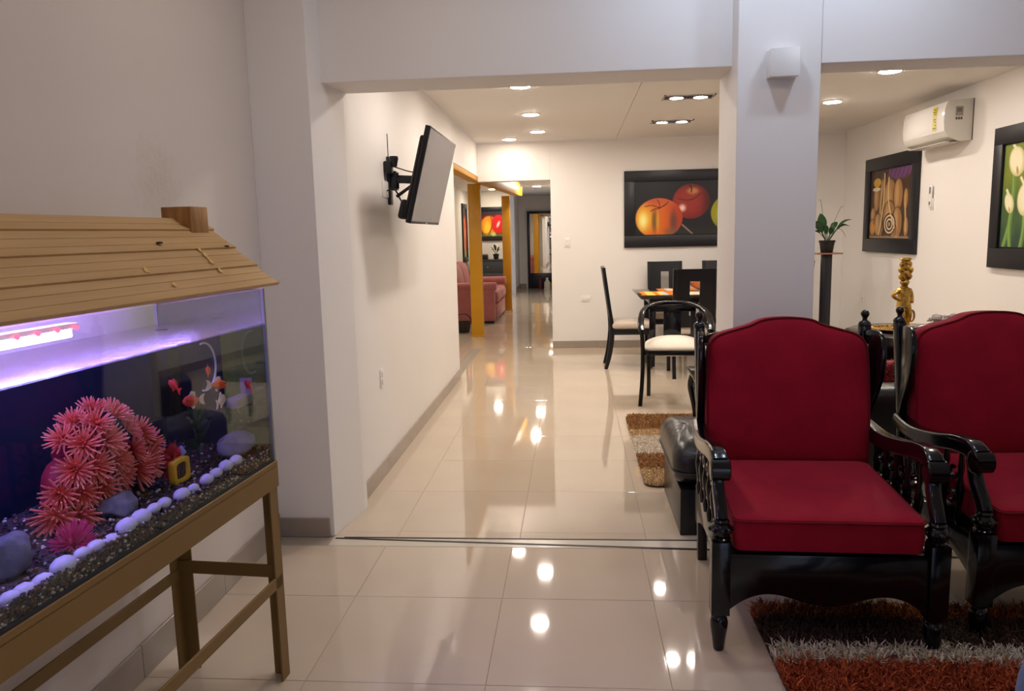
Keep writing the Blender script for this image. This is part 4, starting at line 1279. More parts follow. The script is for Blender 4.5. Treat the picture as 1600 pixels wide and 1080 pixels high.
t = thing('dining_table', 'black dining table with thick edged top under the apple painting', 'table', (1.50, 8.55, 0))
G().prism(rrect(1.66, 0.94, 0.02, 3), lambda a, b, c: (a * (1 - 0.045 * (1 - c)), b * (1 - 0.06 * (1 - c)), 0.735 + 0.042 * c)).build('tabletop', M('table_lacquer', (30, 26, 24), 0.12, spec=0.7), t, bevel=0.004)
G().prism(rrect(1.40, 0.70, 0.02, 3), lambda a, b, c: (a, b, 0.675 + 0.062 * c)).build('apron', BLACKW, t, bevel=0.004)
for sx in (-1, 1):
    for sy in (-1, 1):
        G().bar((sx * 0.665, sy * 0.31, 0), (sx * 0.665, sy * 0.31, 0.70), 0.05, 0.05, w2=0.07, h2=0.07).build('leg', BLACKW, t, bevel=0.005)
TBZ = 0.777
MATA = M('placemat_orange', (224, 122, 30), 0.6)
MATB = M('placemat_yellow', (240, 206, 96), 0.6)
MATC = M('placemat_blue', (186, 200, 206), 0.6)
MATD = M('mat_and_reflection_cream', (240, 222, 190), 0.55)


def placemat(label, x, y, w, d, cols, rz=0.0):
    t = thing('placemat', label, 'placemat', (x, y, TBZ), rz, 'placemats on the dining table')
    n = len(cols)
    for k, c in enumerate(cols):
        G().box(-w / 2 + w * k / n, -w / 2 + w * (k + 1) / n, -d / 2, d / 2, 0.0, 0.005 + 0.0006 * (k % 2)).build('stripe', c, t, smooth=0)


placemat('orange and yellow striped placemat at the table end', 0.90, 8.34, 0.36, 0.46, [MATA, MATB, MATB, MATA, MATB, MATC, MATA, MATA])
placemat('cream sheet imitating wall reflection on the tabletop before the slotted chair back', 1.36, 8.27, 0.46, 0.34, [MATD] * 4)  # cream sheet imitates the wall reflected in the glossy tabletop
placemat('orange striped placemat before the chair under the apple painting', 1.16, 8.82, 0.42, 0.32, [MATA, MATD, MATA, MATD, MATA])
placemat('cream sheet imitating wall reflection on the tabletop near the white pillar', 1.88, 8.27, 0.44, 0.34, [MATD] * 4)  # another cream sheet put in for the tabletop's wall reflection
t = thing('fruit_bowl', 'long terracotta brown wooden bowl on the dining table', 'bowl', (1.55, 8.50, TBZ))
TERR = M('terracotta_wood', (176, 98, 54), 0.45, noise=(7, 0.15))
g = G().lathe([(0.06, 0.0), (0.10, 0.012), (0.155, 0.06), (0.175, 0.105), (0.168, 0.105), (0.145, 0.06), (0.09, 0.022), (0.001, 0.016)], n=32)
g.v = [(x * 1.75, y * 0.8, z) for x, y, z in g.v]
g.build('bowl_shell', TERR, t)
for k, (x, y, z, r) in enumerate(((0.02, 0.0, 0.085, 0.055), (0.14, 0.02, 0.085, 0.055), (-0.12, 0.0, 0.075, 0.05), (0.08, 0.01, 0.155, 0.05))):
    o = G().ball((0, 0, 0), r, 16).build('decor_ball', M('woven_cream_ball', (214, 190, 146), 0.7, bump=(40, 0.6)), None, loc=(1.55 + x, 8.50 + y, TBZ + z + 0.012))
    tag(o, ('cream decorative ball in the middle of the brown bowl', 'cream decorative ball at the pillar end of the bowl', 'cream decorative ball at the far left end of the bowl', 'cream decorative ball on top of the others in the bowl')[k], 'ball', 'cream balls in the brown bowl')
t = thing('drinking_glass', 'tall frosted glass on the table before the rear dining chair', 'glass', (1.20, 8.62, TBZ))
FROST = M('frosted_glass', (214, 220, 218), 0.4)
G().lathe([(0.03, 0), (0.034, 0.004), (0.038, 0.13), (0.036, 0.13), (0.030, 0.01), (0.001, 0.008)], n=20).build('tumbler', FROST, t)

# ------------------------------------------------------------------ plant corner
t = thing('plant_column', 'tall black square plant column with thin wooden top plate in the corner', 'plant stand', (2.62, 8.25, 0))
G().box(-0.045, 0.045, -0.045, 0.045, 0.03, 1.165).build('column', BLACKW, t, bevel=0.004)
G().box(-0.13, 0.13, -0.13, 0.13, 0, 0.03).build('foot', BLACKW, t, bevel=0.004)
G().box(-0.125, 0.125, -0.125, 0.125, 1.165, 1.178).build('top_plate', wood_mat('plate_wood', (160, 110, 80), (120, 78, 54), 'X', 0.4), t, bevel=0.002)
t = thing('tapered_stand', 'dark tapered wooden stand behind the plant column', 'stand', (2.49, 8.62, 0))
G().bar((0.0, 0, 0.02), (0.02, 0, 1.09), 0.05, 0.06, up=(0, 1, 0), w2=0.19, h2=0.10).build('tapered_body', M('dark_grey_wood', (52, 46, 48), 0.4), t, bevel=0.005)
G().box(-0.10, 0.10, -0.10, 0.10, 0, 0.022).build('foot', M('dark_grey_wood', (52, 46, 48), 0.4), t, bevel=0.003)
t = thing('potted_plant', 'green leafy plant in black pot on the plant column', 'plant', (2.62, 8.25, 1.178))
G().lathe([(0.058, 0.0), (0.060, 0.004), (0.074, 0.105), (0.080, 0.107), (0.082, 0.128), (0.074, 0.128), (0.070, 0.108), (0.001, 0.10)], n=26).build('pot', BLKPL, t)
LEAF = M('leaf_green', (34, 72, 34), 0.4, spec=0.5, noise=(14, 0.25))
LEAF2 = M('leaf_dark_green', (24, 54, 30), 0.35, spec=0.5, noise=(14, 0.25))
STEM = M('stem_green', (92, 116, 70), 0.5)


def leaf(parent, base, tip, sag, w, mat, stem=0.45, roll=0.0, name='leaf'):
    b, e = Vector(base), Vector(tip)
    d = e - b
    side = d.cross(Vector((0, 0, 1)))
    if side.length < 1e-3:
        side = Vector((1, 0, 0))
    side.normalize()
    side = (Matrix.Rotation(roll, 3, d.normalized()) @ side)
    pts = [b + d * k / 14 + Vector((0, 0, sag * math.sin(PI * k / 14 * 0.9))) for k in range(15)]
    g = G()
    n0 = int(14 * stem)
    g.tube(pts[:n0 + 2], 0.0035, 6)
    v, f = [], []
    up = side.cross(d).normalized()
    m = len(pts) - n0
    for k, p in enumerate(pts[n0:]):
        q = k / (m - 1)
        ww = w * (math.sin(PI * min(1, q * 0.96 + 0.04)) ** 0.75) * (1 - 0.25 * q)
        v += [p - side * ww + up * ww * 0.25, p, p + side * ww + up * ww * 0.25]
    nv = len(v)
    v += [Vector(p) - up * 0.0015 for p in v]
    for k in range(m - 1):
        for j in range(2):
            a = k * 3 + j
            f.append((a, a + 1, a + 4, a + 3))
            f.append((nv + a, nv + a + 3, nv + a + 4, nv + a + 1))
    g.add(v, f)
    return g.build(name, mat, parent, smooth=60)


for bs, tp, sg, w, m_, rl in (((0.01, 0, 0.11), (0.235, -0.02, 0.315), 0.07, 0.032, LEAF, 0.3), ((0.015, 0.0, 0.11), (0.21, -0.05, 0.235), 0.09, 0.032, LEAF2, 0.4), ((-0.01, 0, 0.11), (-0.085, -0.03, 0.40), 0.02, 0.055, LEAF, 1.3), ((-0.01, 0.01, 0.11), (-0.16, 0.02, 0.24), 0.08, 0.035, LEAF2, 0.3), ((0.0, -0.01, 0.11), (-0.03, -0.06, 0.27), 0.03, 0.045, LEAF, 1.2), ((0.0, 0.0, 0.11), (0.06, -0.04, 0.26), 0.03, 0.042, LEAF2, 1.1), ((0.0, 0.01, 0.11), (-0.20, 0.0, 0.15), 0.09, 0.03, LEAF, 0.3), ((0.01, 0.0, 0.11), (0.20, 0.02, 0.10), 0.14, 0.016, STEM, 0.3), ((-0.01, 0.0, 0.11), (-0.14, -0.05, 0.32), 0.03, 0.045, LEAF2, 0.8), ((0.01, 0.0, 0.11), (0.12, 0.08, 0.30), 0.05, 0.035, LEAF, 0.5)):
    leaf(t, bs, tp, sg, w, m_, 0.42, rl)
for tp, hk in (((-0.075, 0.0, 0.52), -0.02), ((0.12, 0.0, 0.45), 0.03)):
    p = spline([(0, 0, 0.11), (tp[0] * 0.5, 0, 0.30), (tp[0], 0, tp[2]), (tp[0] + hk, 0, tp[2] + 0.02)], 8)
    G().tube(p, 0.0025, 6, up=(0, 1, 0)).build('flower_stalk', STEM, t)

# ------------------------------------------------------------------ far rooms
t = thing('pink_sofa', 'dusty pink upholstered sofa behind the yellow post, side on', 'sofa', (-1.27, 12.42, 0))
ob = rrect(0.95, 0.56, 0.05, 4)
for y0, y1 in ((0.0, 0.22), (1.75, 1.97)):
    a_ = G().box(-0.95, -0.02, y0 + 0.01, y1 - 0.01, 0.04, 0.56).build('arm', PINKSOFA, t, bevel=0.015)
    G().prism(rrect(0.24, 0.13, 0.05, 5), lambda a, b, c: (-0.97 + 0.98 * c, (y0 + y1) / 2 + a, 0.60 + b)).build('arm_pad', PINKSOFA, a_, bevel=0.02, seg=3)
G().box(-0.95, 0.0, 0.2, 1.77, 0.04, 0.30).build('base', PINKSOFA, t, bevel=0.02)
for k in range(2):
    G().prism(rrect(0.78, 0.22, 0.08, 5), lambda a, b, c: (-0.36 + a * 0.98, 0.225 + 0.765 * k + 0.755 * c, 0.41 + b)).build('seat_cushion', PINKSOFA, t, bevel=0.04, seg=4)
    G().prism(rrect(0.26, 0.60, 0.11, 5), lambda a, b, c: (-0.76 + a - b * 0.22, 0.225 + 0.765 * k + 0.755 * c, 0.66 + b)).build('back_cushion', PINKSOFA, t, bevel=0.05, seg=4)
G().box(-0.93, -0.03, 0.03, 1.94, 0.0, 0.04).build('plinth', BLKPL, t)
t = thing('basket', 'dark low wire basket on the floor behind the corridor wall end', 'basket', (-1.66, 11.35, 0))
DKW = M('dark_wire', (40, 34, 32), 0.5)
G().lathe([(0.09, 0.0), (0.10, 0.01), (0.13, 0.16), (0.125, 0.16), (0.095, 0.015), (0.001, 0.012)], n=18).build('body', DKW, t)
G().tube([(0.13 * math.cos(a), 0, 0.16 + 0.12 * math.sin(a)) for a in np.linspace(0, PI, 14)], 0.008, 6, up=(0, 1, 0)).build('handle', DKW, t)
t = thing('console', 'dark grey console cabinet below the red flower painting', 'console', (-1.83, 17.3, 0))
CONS = M('dark_grey_cabinet', (52, 54, 60), 0.4)
G().box(-0.45, 0.30, -0.2, 0.2, 0.05, 0.86).build('body', CONS, t, bevel=0.005)
G().box(-0.47, 0.32, -0.22, 0.21, 0.86, 0.89).build('top', CONS, t, bevel=0.004)
for k in range(3):
    d_ = G().box(-0.43, 0.28, -0.212, -0.2, 0.09 + 0.255 * k, 0.33 + 0.255 * k).build('drawer', CONS, t, bevel=0.003)
    G().ball((-0.07, -0.222, 0.21 + 0.255 * k), 0.014, 8).build('knob', CHROME, d_)
G().box(-0.44, 0.29, -0.18, 0.18, 0.0, 0.05).build('plinth', BLKPL, t)
t = thing('potted_plant', 'small green plant in dark pot on the far console', 'plant', (-1.72, 17.22, 0.89))
G().lathe([(0.05, 0.0), (0.07, 0.12), (0.06, 0.12), (0.001, 0.10)], n=16).build('pot', BLKPL, t)
for a in range(7):
    leaf(t, (0, 0, 0.1), (0.14 * math.cos(a * 0.9), 0.10 * math.sin(a * 0.9), 0.22 + 0.05 * (a % 3)), 0.04, 0.03, LEAF2, 0.35)
t = thing('desk_box', 'black low box with papers on the far console', 'box', (-2.02, 17.2, 0.89))
G().box(-0.12, 0.12, -0.1, 0.1, 0.0, 0.10).build('case', BLKPL, t, bevel=0.006)
G().box(-0.11, 0.11, -0.09, 0.09, 0.10, 0.125).build('lid', M('grey_lcd', (120, 122, 118), 0.3), t, bevel=0.003)

t = thing('floor_mirror', 'tall dark framed mirror at the end of the hall', 'mirror', (-0.80, 20.45, 0))
MIR = M('mirror_glass', (235, 235, 235), 0.01, metal=1.0)
for x0, x1, z0, z1, nm in ((-0.40, -0.33, 0, 2.02, 'frame_stile'), (0.33, 0.40, 0, 2.02, 'frame_stile'), (-0.33, 0.33, 1.95, 2.02, 'frame_rail'), (-0.33, 0.33, 0.0, 0.40, 'frame_base')):
    G().box(x0, x1, -0.04, 0.03, z0, z1).build(nm, M('mirror_frame', (24, 26, 44), 0.3), t, bevel=0.006)
G().box(-0.33, 0.33, -0.02, 0.0, 0.40, 1.95).build('mirror_pane', MIR, t, smooth=0)
for nm, lb, x, y, m_, h, r in (('bottle', 'dark red bottle on the floor before the hall mirror', -0.86, 20.0, M('dark_red_glass', (110, 30, 40), 0.2), 0.36, 0.045), ('bottle', 'white plastic bottle on the floor before the hall mirror', -0.68, 19.95, M('white_bottle', (230, 224, 204), 0.4), 0.30, 0.08), ('bottle', 'yellow bottle on the floor at the mirror edge', -0.52, 20.0, M('yellow_bottle', (206, 160, 50), 0.4), 0.24, 0.07)):
    t = thing(nm, lb, 'bottle', (x, y, 0))
    G().lathe([(r, 0), (r * 1.02, 0.01), (r, h * 0.6), (r * 0.45, h * 0.78), (r * 0.4, h * 0.92)], n=16).build('body', m_, t)
    G().lathe([(r * 0.45, h * 0.92), (r * 0.45, h), (0.001, h)], n=12).build('cap', BLKPL if r < 0.05 else PLAST, t)

# ------------------------------------------------------------------ aquarium: local X runs along the front glass towards the viewer, local Y out of the front
AQ, ARZ = (-0.967, 2.335), math.radians(-94.5)
TL, TD = 1.30, 0.375                       # tank length and depth
ZS, ZG0, ZW, ZT = 0.728, 0.735, 1.189, 1.298
_cx, _sx = math.cos(ARZ), math.sin(ARZ)


def aq(x, y, z):
    return (AQ[0] + x * _cx - y * _sx, AQ[1] + x * _sx + y * _cx, z)


t = thing('aquarium_stand', 'gold painted angle iron stand carrying the aquarium', 'stand', aq(0, 0, 0), ARZ)
LF, TK = 0.052, 0.006
for x, sx in ((0.0, 1), (TL, -1)):
    for y, sy in ((0.0, -1), (-TD, 1)):
        g = G().box(min(x, x + sx * LF), max(x, x + sx * LF), min(y, y + sy * TK), max(y, y + sy * TK), 0, 0.70)
        g.box(min(x, x + sx * TK), max(x, x + sx * TK), min(y, y + sy * LF), max(y, y + sy * LF), 0, 0.70)
        g.build('leg', BRONZE, t, bevel=0.0015, seg=1)
for y, sy in ((0.004, -1), (-TD - 0.004, 1)):
    g = G().box(-0.006, TL + 0.006, min(y, y + sy * 0.006), max(y, y + sy * 0.006), 0.656, ZS + 0.014)
    g.box(-0.006, TL + 0.006, min(y, y + sy * 0.045), max(y, y + sy * 0.045), ZS - 0.006, ZS)
    g.build('top_rail', BRONZE, t, bevel=0.0015, seg=1)
    yy = y - 0.008 * (1 if sy < 0 else -1)
    G().box(0.006, TL - 0.006, yy - 0.004, yy + 0.004, 0.322, 0.362).build('lower_rail', BRONZE, t, bevel=0.0015, seg=1)
for x in (-0.006, TL):
    G().box(x, x + 0.006, -TD, 0.0, 0.656, ZS + 0.014).build('end_rail', BRONZE, t, bevel=0.0015, seg=1)
    xx = x + (0.012 if x < 0.5 else -0.012)
    G().box(xx, xx + 0.006, -TD + 0.006, -0.006, 0.345, 0.39).build('end_brace', BRONZE, t, bevel=0.0015, seg=1)

GLASS = glass_mat('tank_glass', (0.90, 0.94, 0.93), 1.45)
SIDEG = glass_mat('tank_side_glass', (0.42, 0.47, 0.42), 1.6, base=0.10)
SIL = M('dark_silicone', (26, 34, 40), 0.5)
t = thing('aquarium', 'long glass aquarium under the slatted roof on the gold stand', 'aquarium', aq(0, 0, ZS), ARZ)
h = ZT - ZS
G().box(0.0, TL, -0.006, -0.0005, 0.006, h).build('front_pane', GLASS, t, smooth=0)
G().box(0.0, TL, -TD + 0.0005, -TD + 0.006, 0.006, h).build('rear_pane', GLASS, t, smooth=0)
G().box(0.0, 0.006, -TD + 0.006, -0.006, 0.006, h).build('end_pane', SIDEG, t, smooth=0)
G().box(TL - 0.006, TL, -TD + 0.006, -0.006, 0.006, h).build('end_pane', SIDEG, t, smooth=0)
G().box(0.0, TL, -TD, 0.0, 0.0, 0.007).build('bottom_pane', M('tank_bottom', (40, 46, 52), 0.4), t, smooth=0)
BACK = M('deep_blue_backdrop', (8, 22, 42), 0.6, noise=(3, 0.35))
bd = G().box(0.008, TL - 0.008, -TD + 0.007, -TD + 0.010, 0.01, ZW - ZS - 0.012).build('backdrop', BACK, t, smooth=0)
G().box(0.0075, 0.0095, -TD + 0.010, -0.155, 0.01, ZW - ZS - 0.012).build('dark_reflection_sheet', BACK, bd, smooth=0)  # dark sheet added to imitate the tank interior mirrored in the end pane
for x in (0.003, TL - 0.003):
    for y in (-0.003, -TD + 0.003):
        G().box(x - 0.005, x + 0.005, y - 0.004, y + 0.004, 0.004, h).build('silicone_seam', SIL if y > -0.1 and x > 0.1 else M('grey_silicone', (120, 124, 122), 0.4), t, smooth=0)
G().box(0.002, TL - 0.002, -0.009, -0.0002, 0.0, 0.020).build('bottom_seam', SIL, t, smooth=0)

WATER = glass_mat('water_surface', (0.70, 0.74, 0.95), 1.33, base=0.25, rough=0.22, bump=(26, 0.35))
w = G().box(0.010, TL - 0.010, -TD + 0.011, -0.0075, ZW - 0.004, ZW).build('water', WATER, None, loc=aq(0, 0, 0), smooth=0)
w.rotation_euler = (0, 0, ARZ)
tag(w, 'clear water surface inside the aquarium', 'water')

# lid: slatted gable roof with a wooden chimney block
t = thing('aquarium_roof', 'house shaped pine slat roof with wooden chimney covering the aquarium', 'roof', aq(0, 0, 0), ARZ)
EY, EZ, RYY, RZZ = 0.030, 1.306, -0.225, 1.514
N = 11
R0, R1 = -0.035, TL + 0.05
dy, dz = (RYY - EY) / N, (RZZ - EZ) / N
nl = math.hypot(dy, dz)
ny, nz = dz / nl, -dy / nl                 # outward normal of the front slope
for side in (1, -1):
    yo = (lambda y: y) if side > 0 else (lambda y: 2 * RYY - y)
    lim = -TD - 0.045
    for k in range(N):
        y0, z0 = EY + dy * k, EZ + dz * k
        y1, z1 = EY + dy * (k + 1.06), EZ + dz * (k + 1.06)
        if side < 0 and yo(y0) < lim:
            y0 = 2 * RYY - lim
            z0 = EZ + dz * (EY - y0) / -dy
            if y1 > y0 - 0.01:
                continue
        lo = 0.0085 if k % 3 else 0.0125
        g = G()
        cs = [(y0, z0), (y0 + ny * lo, z0 + nz * lo), (y1 + ny * 0.0065, z1 + nz * 0.0065), (y1, z1)]
        e = 0.004 * ((k * 7) % 3 - 1)
        g.prism([(a, b) for a, b in cs], lambda a, b, c: (R0 + e + (R1 - R0) * c, yo(a), b))
        g.build('slat', SLAT, t, bevel=0.001, seg=1, smooth=0)
for x in (0.012, TL - 0.024):
    G().prism([(-0.012, EZ), (2 * RYY + 0.06, EZ), (RYY, RZZ - 0.012)], lambda a, b, c: (x + 0.012 * c, a, b - 0.006)).build('gable', SLAT, t, smooth=0)
SHADE = M('slat_shadow_wood', (120, 84, 48), 0.6)
ch = G().prism([(-0.262, 1.485), (-0.165, 1.452), (-0.165, 1.553), (-0.262, 1.553)], lambda a, b, c: (0.005 + 0.095 * c, a, b)).build('chimney', BLOCKW, t, bevel=0.003)
for x, y, z in ((0.33, -0.123, 1.446), (0.016, -0.105, 1.430)):
    G().lathe([(0.009, -0.001), (0.008, 0.004), (0.001, 0.005)], (x, y, z), 10).build('nail', M('rusty_nail', (60, 34, 16), 0.6), t)
NICK = M('bare_pine', (214, 176, 104), 0.6)
for x, y0, dyk in ((0.20, -0.055, 0.03), (0.19, -0.08, 0.02), (0.21, -0.025, 0.02), (0.52, -0.045, 0.018), (0.48, 0.0, 0.012), (0.185, -0.10, 0.014)):
    zb = EZ + dz * ((y0 - EY) / dy)
    G().bar((x, y0 + ny * 0.0125, zb + nz * 0.0125), (x - 0.012, y0 - dyk * 0.8 + ny * 0.0125, zb + dyk * 0.66 + nz * 0.0125), 0.014, 0.0012, up=(0, ny, nz), w2=0.005).build('scuff', NICK, t, smooth=0)

# light strip under the lid
LED = emit_mat('led_white', (0.60, 0.50, 1.0), 95.0)
LEDR = emit_mat('led_red', (1.0, 0.06, 0.12), 5.0)
LEDB = emit_mat('violet_fill', (0.40, 0.25, 1.0), 90.0)
t = thing('led_bar', 'glowing white light bar under the aquarium roof, with hidden violet strip added', 'lamp', aq(0, 0, 0), ARZ)
LX, LY, LZ = 0.755, -0.085, 1.256
G().box(LX - 0.02, TL - 0.03, LY - 0.016, LY + 0.016, LZ + 0.010, LZ + 0.022).build('housing', PLAST, t, bevel=0.002)
G().box(LX, TL - 0.04, LY - 0.012, LY + 0.016, LZ - 0.008, LZ + 0.010).build('tube', LED, t, bevel=0.003)
for k in range(9):
    G().ball((LX - 0.008 + 0.055 * k, LY + 0.020, LZ + 0.012), 0.0055, 8).build('red_diode', LEDR, t)
G().box(0.06, TL - 0.04, -0.235, -0.210, 1.335, 1.345).build('violet_fill_strip', LEDB, t, smooth=0)  # unseen strip added inside the gable to tint water and wall violet

# gravel bed and what lies on it
rn = random.Random(11)
gv = G()
ZGR = 0.785
ico = G().ball((0, 0, 0), 1.0, 5)
base_v = []
bm = bmesh.new()
bmesh.ops.create_icosphere(bm, subdivisions=1, radius=1.0)
IV = [tuple(v.co) for v in bm.verts]
IF = [tuple(v.index for v in f.verts) for f in bm.faces]
bm.free()


def gbed(x, y):
    return ZGR + 0.012 * math.sin(x * 7) * math.sin(y * 11) + 0.02 * max(0.0, (-y - 0.05) / 0.3)


PEB = {'dark': G(), 'brown': G(), 'pale': G()}
for k in range(5200):
    if k < 2100:                            # against the front glass
        x, y = rn.uniform(0.012, TL - 0.012), -0.0085 - abs(rn.gauss(0, 0.004))
        z = rn.uniform(ZG0 + 0.008, ZGR + 0.002)
    elif k < 2400:                          # against the right pane
        x, y = 0.012 + abs(rn.gauss(0, 0.003)), rn.uniform(-0.15, -0.01)
        z = rn.uniform(ZG0 + 0.01, ZGR + 0.01)
    else:
        x, y = rn.uniform(0.014, TL - 0.014), rn.uniform(-TD + 0.02, -0.012)
        z = gbed(x, y) + rn.uniform(-0.006, 0.003)
    r = rn.uniform(0.0028, 0.0062)
    q = rn.random()
    kk = 'dark' if q < 0.55 else ('brown' if q < 0.87 else 'pale')
    a = rn.uniform(0, PI)
    ca, sa = math.cos(a), math.sin(a)
    s1, s2, s3 = r * rn.uniform(0.8, 1.4), r * rn.uniform(0.7, 1.0), r * rn.uniform(0.6, 0.9)
    y = min(y, -0.0068 - r)
    x = max(x, 0.0078 + r)
    PEB[kk].add([(x + s1 * p[0] * ca - s2 * p[1] * sa, y + min(s1, s2) * (p[0] * sa + p[1] * ca), z + s3 * p[2]) for p in IV], IF)
t = thing('gravel_bed', 'fine mixed gravel covering the bottom of the aquarium', 'gravel', aq(0, 0, 0), ARZ)
t['kind'] = 'stuff'
for kk, c in (('dark', (52, 44, 48)), ('brown', (112, 74, 52)), ('pale', (196, 184, 172))):
    PEB[kk].build('grain', M('gravel_' + kk, c, 0.5), t, smooth=60, kind='stuff')
bed = G()
nx, nyy = 60, 14
vv = [(0.012 + (TL - 0.024) * i / nx, -TD + 0.012 + (TD - 0.024) * j / nyy, gbed(0.012 + (TL - 0.024) * i / nx, -TD + 0.012 + (TD - 0.024) * j / nyy) - 0.008) for j in range(nyy + 1) for i in range(nx + 1)]
ffc = [(j * (nx + 1) + i, j * (nx + 1) + i + 1, (j + 1) * (nx + 1) + i + 1, (j + 1) * (nx + 1) + i) for j in range(nyy) for i in range(nx)]
bed.add(vv, ffc)
nb = len(bed.v)
bed.add([(0.012, -0.012, ZG0 + 0.008), (TL - 0.012, -0.012, ZG0 + 0.008), (TL - 0.012, -0.012, ZGR - 0.006), (0.012, -0.012, ZGR - 0.006)], [(0, 1, 2, 3)])
bed.add([(0.013, -0.012, ZG0 + 0.008), (0.013, -TD + 0.012, ZG0 + 0.008), (0.013, -TD + 0.012, ZGR + 0.01), (0.013, -0.012, ZGR - 0.006)], [(0, 1, 2, 3)])
bed.build('bed', M('gravel_bed', (70, 56, 52), 0.8, noise=(120, 0.5)), t, smooth=0)


def stone(name, label, cat, x, y, z, r, sc, mat, seed, group=None, sub=3, rough=0.12, freq=1.0):
    bm = bmesh.new()
    bmesh.ops.create_icosphere(bm, subdivisions=sub, radius=1.0)
    q = random.Random(seed)
    ph = [(q.uniform(0, 6), q.uniform(0, 6), q.uniform(0, 6), Vector((q.gauss(0, 1), q.gauss(0, 1), q.gauss(0, 1))).normalized()) for _ in range(7)]
    cuts = [(Vector((q.gauss(0, 1), q.gauss(0, 1), q.gauss(0, 1))).normalized(), q.uniform(0.66, 0.9)) for _ in range(11)] if cat == 'rock' else []
    for v in bm.verts:
        n = v.co.normalized()
        d = sum(math.sin(n.dot(p[3]) * (2.0 + i) * freq + p[0]) / (1 + i * 0.7) for i, p in enumerate(ph)) / 3
        k = 1.0
        for pn, ph_ in cuts:
            q_ = n.dot(pn)
            if q_ > 0.05:
                k = min(k, ph_ / q_)
        v.co = n * k * (1 + rough * d)
        v.co = Vector((v.co.x * r * sc[0], v.co.y * r * sc[1], v.co.z * r * sc[2]))
    me = bpy.data.meshes.new(name)
    bm.to_mesh(me)
    bm.free()
    me.polygons.foreach_set('use_smooth', [True] * len(me.polygons))
    me.materials.append(mat)
    o = bpy.data.objects.new(name, me)
    COL.objects.link(o)
    o.location = aq(x, y, z)
    o.rotation_euler = (0, 0, ARZ)
    return tag(o, label, cat, group)


PALE = M('pale_pebble', (206, 198, 206), 0.55, noise=(30, 0.08))
ORD = ['first', 'second', 'third', 'fourth', 'fifth', 'sixth', 'seventh', 'eighth', 'ninth', 'tenth', 'eleventh', 'twelfth', 'thirteenth', 'fourteenth', 'fifteenth', 'sixteenth', 'seventeenth']
PB = [(1.043, .778, 1.1), (1.008, .775, 1.25), (.959, .774, 1.2), (.901, .781, 1.5), (.844, .783, 1.05), (.801, .782, 1.05), (.749, .775, 1.1), (.695, .786, 1.45), (.640, .788, 1.4), (.590, .791, 1.0), (.548, .790, 1.05), (.470, .785, 1.3), (.417, .784, .95), (.350, .787, 1.15), (.300, .789, 1.1), (.247, .794, 1.25), (.188, .793, 1.2)]
for i, (x, z, r) in enumerate(PB[::-1]):
    stone('pebble', 'pale rounded pebble along the front glass, %s from the right end of the row' % ORD[i], 'pebble', x, -0.030, z + 0.005, 0.0175 * r, (1.25, 0.85, 0.80), PALE, 40 + i, 'pale pebbles along the front glass', 2, 0.06)
ROCK = M('grey_rock', (104, 100, 104), 0.75, noise=(24, 0.3), bump=(50, 0.5))
stone('rock', 'grey angular rock at the left picture edge in the aquarium', 'rock', 0.935, -0.13, 0.815, 0.052, (1.15, 0.95, 1.05), ROCK, 3, None, 4, 0.07, 2.2)
stone('rock', 'dark rounded rock below the pink coral in the aquarium', 'rock', 0.625, -0.10, 0.812, 0.042, (1.4, 0.95, 0.9), ROCK, 5, None, 4, 0.07, 2.2)
stone('rock', 'large grey boulder lying at the right end of the aquarium', 'rock', 0.105, -0.075, 0.818, 0.050, (1.75, 1.0, 0.9), ROCK, 9, None, 4, 0.06, 2.0)
stone('rock', 'small dark rock behind the yellow ornament in the aquarium', 'rock', 0.30, -0.22, 0.83, 0.035, (1.3, 0.9, 0.9), ROCK, 12, None, 4, 0.07, 2.0)

# coral: flower heads of many petals over a dark body
CORAL = paint_mat('coral_pink', 0.5)
CORALD = M('coral_dark', (150, 30, 48), 0.6)
CORC = M('coral_orange', (240, 104, 62), 0.5)


def flower_mesh(name, n1, r1, wid, curl, mat):
    g = G()
    q = random.Random(n1)
    for ring, (cnt, rr, el) in enumerate(((n1, r1, 0.25), (n1, r1 * 0.9, 0.6), (max(5, n1 * 2 // 3), r1 * 0.72, 1.0), (max(4, n1 // 3), r1 * 0.5, 1.35))):
        for k in range(cnt):
            a = 2 * PI * (k + 0.5 * ring) / cnt + q.uniform(-0.12, 0.12)
            e = el + q.uniform(-0.1, 0.1)
            d = Vector((math.cos(a) * math.cos(e), math.sin(a) * math.cos(e), math.sin(e)))
            m_ = d * rr * 0.6
            tp = d * rr + Vector((0, 0, curl * rr))
            g.bar(d * 0.004, m_, wid * 0.8, wid * 0.7, w2=wid, h2=wid * 0.8)
            g.bar(m_, tp, wid, wid * 0.8, w2=wid * 0.45, h2=wid * 0.4)
    o = g.build(name, mat, None, smooth=0)
    me = o.data
    at = me.color_attributes.new('paint', 'FLOAT_COLOR', 'POINT')
    a_, b_ = np.array(lin((222, 66, 30))), np.array(lin((240, 140, 116)))
    cc = []
    for v in me.vertices:
        k = min(1.0, max(0.0, (v.co.length / r1 - 0.25) / 0.7))
        cc += list(a_ * (1 - k) + b_ * k) + [1.0]
    at.data.foreach_set('color', cc)
    return o


